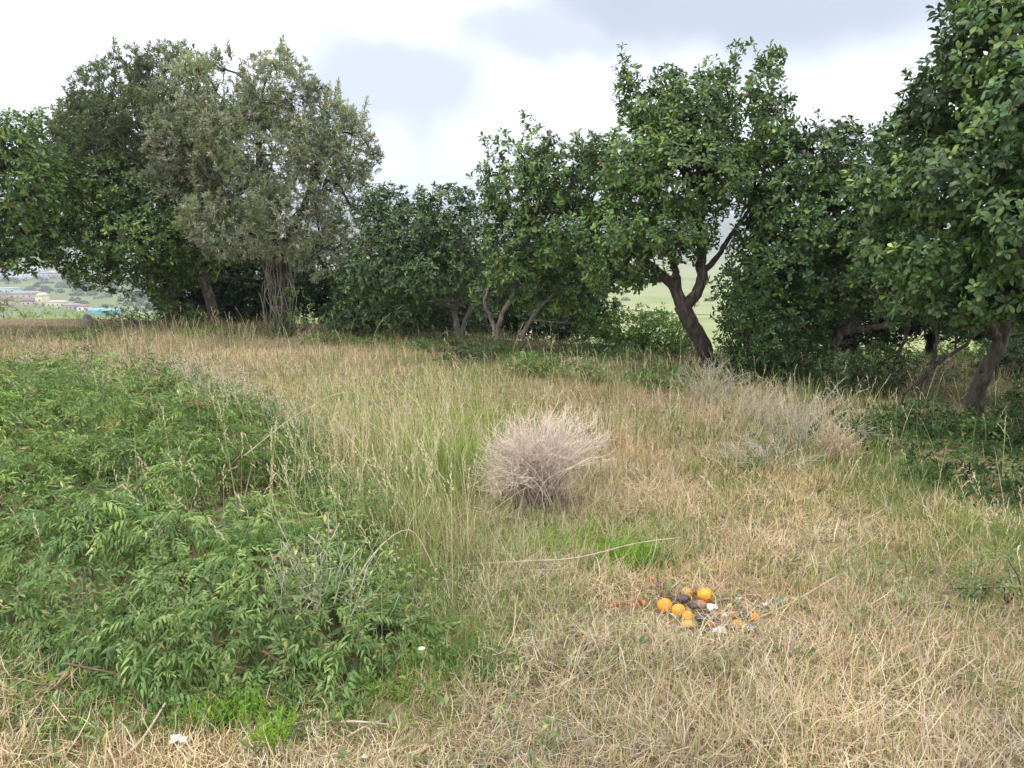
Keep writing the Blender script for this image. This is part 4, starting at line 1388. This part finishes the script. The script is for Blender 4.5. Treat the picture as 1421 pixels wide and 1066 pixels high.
def orange(label, u, v, wpx, mat=M_ORANGE, squash=.92, sink=.12, tilt=0.5):
    g = G(u, v + wpx * .45)
    sl = np.linalg.norm(g - EYE)
    r = wpx / 2 / FPX * sl
    V, T = ico(3)
    pole = np.abs(V[:, 2])
    rr = 1 + .22 * (fbm(V[:, 0] * 2 + u, V[:, 1] * 2, V[:, 2] * 2, 3) - .5) - .05 * np.clip(pole - .9, 0, 1) * 8 * .1
    V = V * rr[:, None] * [1, 1, squash]
    dip = np.clip(1 - np.hypot(V[:, 0], V[:, 1]) / .22, 0, 1) * (V[:, 2] > 0)
    V[:, 2] -= .07 * dip
    c = Vector((g[0], g[1], height(g[0], g[1]) + r * (1 - sink) + .012))
    t = thing("orange", label, "orange", c, "whole oranges in the fruit scraps")
    R = Matrix.Rotation(tilt, 4, 'X') @ Matrix.Rotation(rng.uniform(0, 6.28), 4, 'Z') @ Matrix.Rotation(rng.normal() * .6, 4, 'Y')
    o = mesh_arr("peel", V * r, T, mat, None, None, True)
    o.parent = t
    o.matrix_local = R
    mb = MB()
    mb.tube([(0, 0, r * (squash - .09)), (0, 0, r * (squash - .02))], [r * .09, r * .05], 7)
    s = mb.build("stem_scar", M_STEM)
    s.parent = t
    s.matrix_local = R


orange("largest bright orange, whole, farthest back in the scrap pile", 979, 830, 22, tilt=-.4)
orange("whole orange at the pile's end beside the brown husks", 922, 844, 20, tilt=.9)
orange("whole orange in the middle of a row of three", 941, 851, 18, tilt=.2)
orange("small whole orange touching the middle one of the row", 954, 859, 15, tilt=.5)
orange("yellowing half-hidden orange behind the dark rotten fruit", 953, 824, 16, M_YELLOW, sink=.4, tilt=-.3)


def scrap(name, label, cat, u, v, wpx, hpx, mat, shape='lump', group=None, rot=None, lift=.012):
    g = G(u, v + hpx * .4)
    sl = np.linalg.norm(g - EYE)
    rx, rz = wpx / 2 / FPX * sl, hpx / 2 / FPX * sl
    V, T = ico(3)
    sd = int(u * 7 + v)
    nz = fbm(V[:, 0] * 1.8 + sd, V[:, 1] * 1.8, V[:, 2] * 1.8, sd % 90, 3) - .5
    if shape == 'lump':
        V = V * (1 + .45 * nz)[:, None] * [rx, (rx + rz) * .45, rz]
    elif shape == 'peel':            # curled cup of peel
        rad = 1 + .12 * nz
        keep = V[:, 2] > -0.15 - .5 * nz
        inner = V * .86
        idx = -np.ones(len(V), int)
        idx[keep] = np.arange(keep.sum())
        Tk = T[keep[T].all(1)]
        Vo = (V * rad[:, None])[keep]
        Vi = (inner * rad[:, None])[keep]
        T1 = idx[Tk]
        # rim
        e = {}
        for a, b, c in T1:
            for i, j in ((a, b), (b, c), (c, a)):
                e[(i, j)] = 1
        rim = [(i, j) for (i, j) in e if (j, i) not in e]
        k = len(Vo)
        TT = [T1, T1[:, ::-1] + k]
        TT.append(np.array([[j, i, i + k] for i, j in rim] + [[j, i + k, j + k] for i, j in rim]))
        V, T = np.concatenate([Vo, Vi]) * [rx, rx * .9, rz * 1.2], np.concatenate(TT)
    elif shape == 'flake':           # crumpled torn sheet, a few millimetres thick
        n = 9
        gx, gy = np.meshgrid(np.linspace(-1, 1, n), np.linspace(-1, 1, n), indexing='ij')
        jag = 1 - .3 * vnoise(np.arctan2(gy, gx) * 2 + sd, sd)
        z = (fbm(gx * 1.6 + sd, gy * 1.6, 0, sd % 50, 3) - .5) * 2.2
        Vt = np.stack([gx * jag * rx, gy * jag * rx * .8, z * rz + rz * .3], -1).reshape(-1, 3)
        q = []
        for i in range(n - 1):
            for j in range(n - 1):
                a = i * n + j
                q += [(a, a + n, a + n + 1), (a, a + n + 1, a + 1)]
        q = np.array(q)
        V, T = np.concatenate([Vt, Vt - [0, 0, .003]]), np.concatenate([q, q[:, ::-1] + n * n])
    elif shape == 'strip':           # bent sausage-like husk
        mb = MB()
        tt = np.linspace(-1, 1, 12)
        pts = np.stack([tt * rx, .25 * rx * np.sin(tt * 2.2 + sd), .35 * rz * np.cos(tt * 2.0)], -1)
        mb.tube(pts, rz * .55 * np.sqrt(np.clip(1.04 - tt ** 4, .05, 1)) * (1 + .3 * (vnoise(tt * 3, sd) - .5)), 9)
        V, T = np.concatenate(mb.V), np.concatenate(mb.T)
    a = rng.uniform(-.5, .5) if rot is None else rot
    V = V @ np.array([[math.cos(a), math.sin(a), 0], [-math.sin(a), math.cos(a), 0], [0, 0, 1]])
    o = mesh_arr(name, V, T, mat, None, None, True)
    o.location = (g[0], g[1], height(g[0], g[1]) + max(rz * .6, .006) + lift + (.012 if shape in ('lump', 'strip') else 0))
    tag(o, label, cat, group)
    return o


scrap("orange_peel", "flat yellow piece of orange peel below the row of oranges", "peel", 955, 870, 20, 8, M_YELLOW, 'peel')
scrap("orange_peel", "brownish orange half shell of peel lying near the pale scraps", "peel", 1023, 871, 18, 13, M_YELLOW, 'peel')
scrap("orange_peel", "curled orange peel at the edge of the pile by the bent cane", "peel", 1047, 863, 10, 18, M_ORANGE, 'peel')
scrap("orange_peel", "dull yellow peel behind the pinkish potato", "peel", 1015, 847, 17, 10, M_YELLOW, 'peel')
scrap("orange_peel", "small pinkish orange peel bit beside the black and white flake", "peel", 985, 871, 10, 9, M_RUST, 'peel')
scrap("potato", "pinkish brown potato lying in the scrap pile", "potato", 1033, 850, 15, 10, M_BROWNP, 'lump')
scrap("small_tomato", "small rusty red fruit apart from the pile, nearest the long stalk", "fruit", 904, 810, 9, 9, M_RUST, 'lump')
scrap("brown_husk", "long reddish brown husk lying alone beside the pile", "husk", 862, 847, 40, 10, M_RUST, 'strip', rot=-.1)
scrap("brown_husk", "short slanting dark red husk between the long husk and the oranges", "husk", 888, 842, 22, 13, M_RUST, 'strip', rot=-.7)
scrap("brown_husk", "pale brown husk scrap above the slanting dark red one", "husk", 903, 828, 16, 8, M_BROWNP, 'strip', rot=-.5)
scrap("rotten_fruit", "dark purple-grey rotten fruit between the oranges", "fruit", 947, 837, 17, 12, M_DARKR, 'lump')
scrap("rotten_fruit", "dark brown rotten lump in front of the largest orange", "fruit", 972, 863, 16, 13, M_DARKR, 'lump')
scrap("rotten_fruit", "brown lump under the largest orange", "fruit", 972, 845, 15, 12, M_BROWNP, 'lump')
scrap("pale_scrap", "pale pinkish crumpled scrap beside the largest orange", "scrap", 988, 847, 16, 9, M_SHELL, 'flake')
scrap("pale_scrap", "crumpled white scrap at the front of the pile", "scrap", 997, 879, 20, 10, M_SHELL, 'flake')
scrap("pale_scrap", "narrow white scrap standing in the middle of the pile", "scrap", 1005, 860, 8, 13, M_SHELL, 'flake')
scrap("pale_scrap", "small white scrap behind the dull yellow peel", "scrap", 1025, 834, 9, 7, M_SHELL, 'flake')
scrap("pale_scrap", "small white scrap between the potato and the grey ash", "scrap", 1062, 843, 9, 7, M_SHELL, 'flake')
scrap("pale_scrap", "dingy pale scrap below the dark rotten fruit", "scrap", 984, 861, 13, 9, M_GREYS, 'flake')
scrap("dark_scrap", "dark grey leaf scrap in the middle of the pile", "scrap", 1000, 868, 18, 9, M_DARKR, 'flake')
scrap("dark_scrap", "dark mottled scrap in front of the curled orange peel", "scrap", 1040, 873, 16, 10, M_GREYS, 'flake')
scrap("ash_lump", "grey crumbling ash lump lying apart by the bent cane", "ash", 1083, 836, 22, 12, M_GREYS, 'flake')
scrap("ash_lump", "smaller grey ash lump beside the larger one", "ash", 1068, 842, 13, 8, M_GREYS, 'flake')
scrap("paper_scrap", "tiny white paper scrap in the grass left of the fruit scraps", "paper", 713, 833, 9, 5, M_PLASTIC, 'flake')
scrap("plastic_scrap", "crumpled white plastic bag scrap at the front edge of the grass", "plastic", 249, 1034, 22, 14, M_PLASTIC, 'flake', lift=.02)
scrap("paper_scrap", "tiny white scrap on the matted straw at the front edge", "paper", 506, 1056, 8, 5, M_PLASTIC, 'flake')


for (u, v, wp, hp, mt, sh, lab) in [(930, 832, 14, 8, M_BROWNP, 'strip', "brown husk bit behind the orange at the pile's end"), (962, 847, 12, 9, M_DARKR, 'lump', "dark rotten bit between the largest orange and the row"),
        (1010, 838, 14, 8, M_BROWNP, 'strip', "brown husk bit left of the small white scrap"), (1018, 860, 13, 9, M_RUST, 'lump', "rusty brown lump beside the brownish half shell"),
        (1032, 862, 12, 8, M_DARKR, 'lump', "dark rotten bit below the pinkish potato"), (990, 858, 12, 8, M_BROWNP, 'lump', "brown lump left of the narrow white scrap"),
        (1052, 850, 12, 7, M_BROWNP, 'strip', "thin brown husk above the curled orange peel"), (915, 818, 13, 7, M_DARKR, 'lump', "dark bit below the small rusty red fruit")]:
    scrap("rotten_scrap", lab, "scrap", u, v, wp, hp, mt, sh)


def white_flower():
    c = G(586, 935)
    c[2] = height(c[0], c[1])
    t = thing("white_flower", "small pale yellow-white flower at the shrub's right corner", "flower", c)
    mb = MB()
    top = c + [0, 0, .10]
    mb.tube([c, (c + top) / 2 + [.008, 0, 0], top], .0018, 4, (.2, .4, .1))
    mb.build("stem", leafy_plain, t)
    n = 12
    a = np.arange(n) / n * 6.283
    D = np.stack([np.cos(a), np.sin(a), np.full(n, .25)], -1)
    L = np.full(n, .014)
    V, T, C = leaf_arrays(np.tile(top, (n, 1)), D, np.tile([0, 0, 1.0], (n, 1)), L, L * .5, np.tile([[.85, .84, .6]], (n, 1)), 'obovate')
    mesh_arr("petals", V, T, M_GRASS, t, C)


leafy_plain = noise_mat("flower_stem", [(.12, .22, .05), (.18, .3, .08)], 20, .6, .1)
white_flower()


def boulder():
    g = G(106, 458)
    V, T = ico(3)
    V = V * (1 + .5 * (fbm(V[:, 0] * 1.7, V[:, 1] * 1.7, V[:, 2] * 1.7, 8, 4) - .5))[:, None] * [.10, .10, .14]
    o = mesh_arr("boulder", V, T, noise_mat("grey_stone", [(.16, .155, .15), (.30, .29, .28), (.45, .44, .42)], 7, .9, .6), None, None, True)
    o.location = (g[0], g[1] + .4, height(g[0], g[1] + .4) + .12)
    tag(o, "grey weathered boulder at the grass edge below the turquoise roof", "boulder")


boulder()


# ------------------------------------------------------------------ the town and valley
def plain_mat(name, c, rough=.8):
    c = np.array(c)
    return noise_mat(name, [tuple(c * .82), tuple(c), tuple(np.clip(c * 1.12, 0, 1))], .35, rough, 0)


HM = {k: plain_mat(k + "_paint", c) for k, c in dict(cream=(.72, .66, .42), white=(.78, .78, .80), pink=(.60, .42, .38), lilac=(.52, .52, .66), sand=(.55, .47, .38),
      maroon=(.24, .13, .13), greyroof=(.30, .28, .31), sage=(.42, .50, .47), turquoise=(.18, .44, .47), slate=(.16, .18, .26), glass=(.05, .06, .08), timber=(.14, .09, .06), tile=(.34, .20, .16)).items()}


def house(label, u, v, wm, dm, hm, wall, roof, rh=2.0, gable=False, rz=0.0, wins=3, name="house", tower=None):
    g = G(u, v)
    z = height(g[0], g[1])
    t = thing(name, label, "house", (g[0], g[1], z))
    t.rotation_euler = (0, 0, rz)

    def part(nm, mb, mat, par=t):
        o = mb.build(nm, mat, None, False)
        o.parent = par
        return o
    b = MB()
    b.box((0, 0, hm / 2 - .5), (wm, dm, hm + 1))
    part("wall", b, wall)
    b = MB()
    ov = .4
    x, y = wm / 2 + ov, dm / 2 + ov
    if gable == 'flat':
        b.box((0, 0, hm + .2), (wm + .6, dm + .6, .35))
    elif gable:        # gable end faces the valley
        V = [(-x, -y, hm), (x, -y, hm), (0, -y, hm + rh), (-x, y, hm), (x, y, hm), (0, y, hm + rh)]
        b.add(V, [(0, 1, 2), (3, 5, 4), (0, 2, 5), (0, 5, 3), (1, 4, 5), (1, 5, 2), (0, 3, 4), (0, 4, 1)])
    else:
        V = [(-x, -y, hm), (x, -y, hm), (x, y, hm), (-x, y, hm), (-x + y * .6, 0, hm + rh), (x - y * .6, 0, hm + rh)]
        b.add(V, [(0, 1, 5), (0, 5, 4), (1, 2, 5), (2, 3, 4), (2, 4, 5), (3, 0, 4), (0, 2, 1), (0, 3, 2)])
    part("roof", b, roof)
    for i in range(wins):
        xx = -wm / 2 + wm * (i + .7) / (wins + .4)
        b = MB()
        b.box((xx, -dm / 2 - .03, hm * .58), (1.2, .1, 1.2))
        o = part("window", b, HM['white'])
        c = MB()
        c.box((xx, -dm / 2 - .09, hm * .58), (1.0, .06, 1.0))
        part("pane", c, HM['glass'], o)
    b = MB()
    b.box((wm / 2 - .9, -dm / 2 - .03, 1.0), (.95, .1, 2.0))
    part("door", b, HM['timber'])


def town():
    house("cream gabled house front with a tall pointed facade among the far roofs", 60, 424, 5.5, 9, 6.5, HM['cream'], HM['cream'], 2.0, True, .1, 1)
    house("long low far house with a maroon roof joined to the cream gable's side", 44, 424, 11, 8, 2.8, HM['sand'], HM['maroon'], 2.6, False, .1, 3)
    house("low cream far house just beyond the cream gable", 82, 427, 13, 8, 3.6, HM['cream'], HM['sand'], 1.2, False, .0, 4)
    house("far house with a maroon roof and pinkish wall above the yellow-green bush", 4, 424, 10, 9, 3.4, HM['pink'], HM['maroon'], 2.8, False, .2, 3)
    house("long far house with a purplish grey roof behind the maroon roofs", 38, 414, 22, 9, 3.0, HM['sand'], HM['greyroof'], 2.4, False, .05, 5)
    house("far flat-roofed sage grey building above the maroon roofs", 10, 408, 17, 9, 4.2, HM['sage'], HM['sage'], .4, 'flat', .1, 4)
    house("low pinkish far house left of the turquoise roof", 104, 430, 9, 8, 2.8, HM['pink'], HM['greyroof'], 1.4, False, -.1, 3)
    house("small white far house next to the turquoise roof", 118, 432, 7, 7, 3.0, HM['white'], HM['tile'], 1.4, False, .1, 2)
    house("far shed with a bright turquoise roof beside the dark tree", 146, 436, 17, 10, 2.2, HM['turquoise'], HM['turquoise'], 1.4, False, .05, 0)
    house("pale lilac far hall with a slate blue roof high on the hillside", 10, 386, 30, 14, 6, HM['lilac'], HM['slate'], 3.0, False, .05, 5)
    house("white far hall beside the slate blue roof", 27, 387, 20, 12, 5, HM['white'], HM['lilac'], 1.5, 'flat', .05, 4)
    house("narrow white far building under the overhanging crown", 46, 377, 20, 10, 4, HM['white'], HM['white'], 1.0, 'flat', .0, 4)
    house("small pale far house at the end of the hillside row", 78, 385, 15, 10, 4, HM['white'], HM['sand'], 2.0, False, .1, 3)
    house("sand coloured far house in the hillside row", 92, 386, 15, 10, 4, HM['sand'], HM['greyroof'], 2.0, False, -.1, 3)
    house("greyish far house partly behind the dark crown on the hillside", 64, 386, 13, 10, 4, HM['lilac'], HM['greyroof'], 2.0, False, .2, 3)
    # woodland on the far hillside: one mass
    n = 650
    u = rng.uniform(-160, 330, n)
    v = 385 + 45 * rng.random(n)
    V, A, S = [], [], []
    for uu, vv in zip(u, v):
        r = fbm(uu / 40, vv / 9, 0, 14)
        if r < .40 or (abs(vv - 384) < 3) or (408 < vv < 434 and uu < 100 and rng.random() < .93) or (426 < vv and uu < 170):
            continue
        g = G(uu, vv)
        s = rng.uniform(1.6, 3.6)
        k = 46
        d = unit(rng.normal(size=(k, 3)))
        d[:, 2] = np.abs(d[:, 2])
        V.append(g + d * s * [1, 1, .9] * (rng.random((k, 1)) ** .3))
        A.append(d)
        S.append(np.full(k, s))
    p, a, s = np.concatenate(V), np.concatenate(A), np.concatenate(S)
    n = len(p)
    pal = np.array([(.07, .11, .05), (.10, .14, .06), (.13, .17, .08), (.06, .09, .05)])
    c = pal[rng.integers(0, 4, n)]
    L = s * .5
    V, T, C = leaf_arrays(p, unit(np.cross(a, rng.normal(size=(n, 3)))), a + rng.normal(size=(n, 3)) * .3, L, L * .9, c, 'fold')
    o = mesh_arr("woodland", V, T, M_SOFT, None, C)
    tag(o, "distant green woodland covering the hillside behind the houses", "woodland", kind="stuff")
    # single bushes on the valley field
    for i, (u, v, s, lab) in enumerate([(868, 417, 3.4, "round dark bush on the valley field near a pale track"), (901, 436, 3.0, "small bush alone in the valley field's middle"),
                                        (858, 425, 2.2, "low bush on the valley field below the round dark one"), (985, 418, 3.0, "bush on the valley field right of the forked trunk")]):
        g = G(u, v)
        z = height(g[0], g[1])
        t = thing("field_bush", lab, "bush", (g[0], g[1], z))
        k = 260
        d = unit(rng.normal(size=(k, 3)))
        d[:, 2] = np.abs(d[:, 2])
        p = np.array([g[0], g[1], z]) + d * s * [1.2, 1, .8] * rng.random((k, 1)) ** .3
        L = np.full(k, s * .28)
        V, T, C = leaf_arrays(p, unit(np.cross(d, rng.normal(size=(k, 3)))), d, L, L * .8, pal[rng.integers(0, 4, k)], 'fold')
        tag(mesh_arr("foliage", V, T, M_SOFT, t, C), kind="stuff")
        mb = MB()
        b = np.array([g[0], g[1], z])
        for q in range(4):
            mb.tube([b - [0, 0, .2], b + [rng.normal() * .5, rng.normal() * .5, s * .6]], [.12, .05], 4)
        mb.build("stem", M_BARK, t)
    # pale track over the field
    pts = [G(u, v) for (u, v) in [(800, 427), (850, 428), (900, 432), (950, 436), (1010, 437)]]
    ln = smooth_line(np.array(pts), 40)
    wdt = 2.2
    tn = unit(np.gradient(ln[:, :2], axis=0))
    sd = np.stack([-tn[:, 1], tn[:, 0]], -1)
    Lp, Rp = ln[:, :2] + sd * wdt, ln[:, :2] - sd * wdt
    V = np.concatenate([np.column_stack([Lp, height(Lp[:, 0], Lp[:, 1]) + .5]), np.column_stack([Rp, height(Rp[:, 0], Rp[:, 1]) + .5])])
    k = len(ln)
    q = np.array([[i, i + 1, k + i + 1, k + i] for i in range(k - 1)])
    o = mesh_arr("track", V, q, noise_mat("dry_track", [(.34, .31, .18), (.46, .42, .27)], .2, .9, 0))
    tag(o, kind="structure")


town()


# ------------------------------------------------------------------ haze over the valley
def haze():
    mb = MB()
    mb.box((0, 2700, 140), (9000, 6600, 410))
    m, t = new_mat("valley_haze")
    out = N(t, "ShaderNodeOutputMaterial")
    pv = N(t, "ShaderNodeVolumePrincipled")
    pv.inputs['Color'].default_value = (.80, .88, 1.0, 1)
    pv.inputs['Density'].default_value = 0.00045
    t.links.new(pv.outputs[0], out.inputs['Volume'])
    o = mb.build("haze", m, None, False)
    tag(o, "thin pale blue air over the valley", "haze", kind="stuff")


haze()
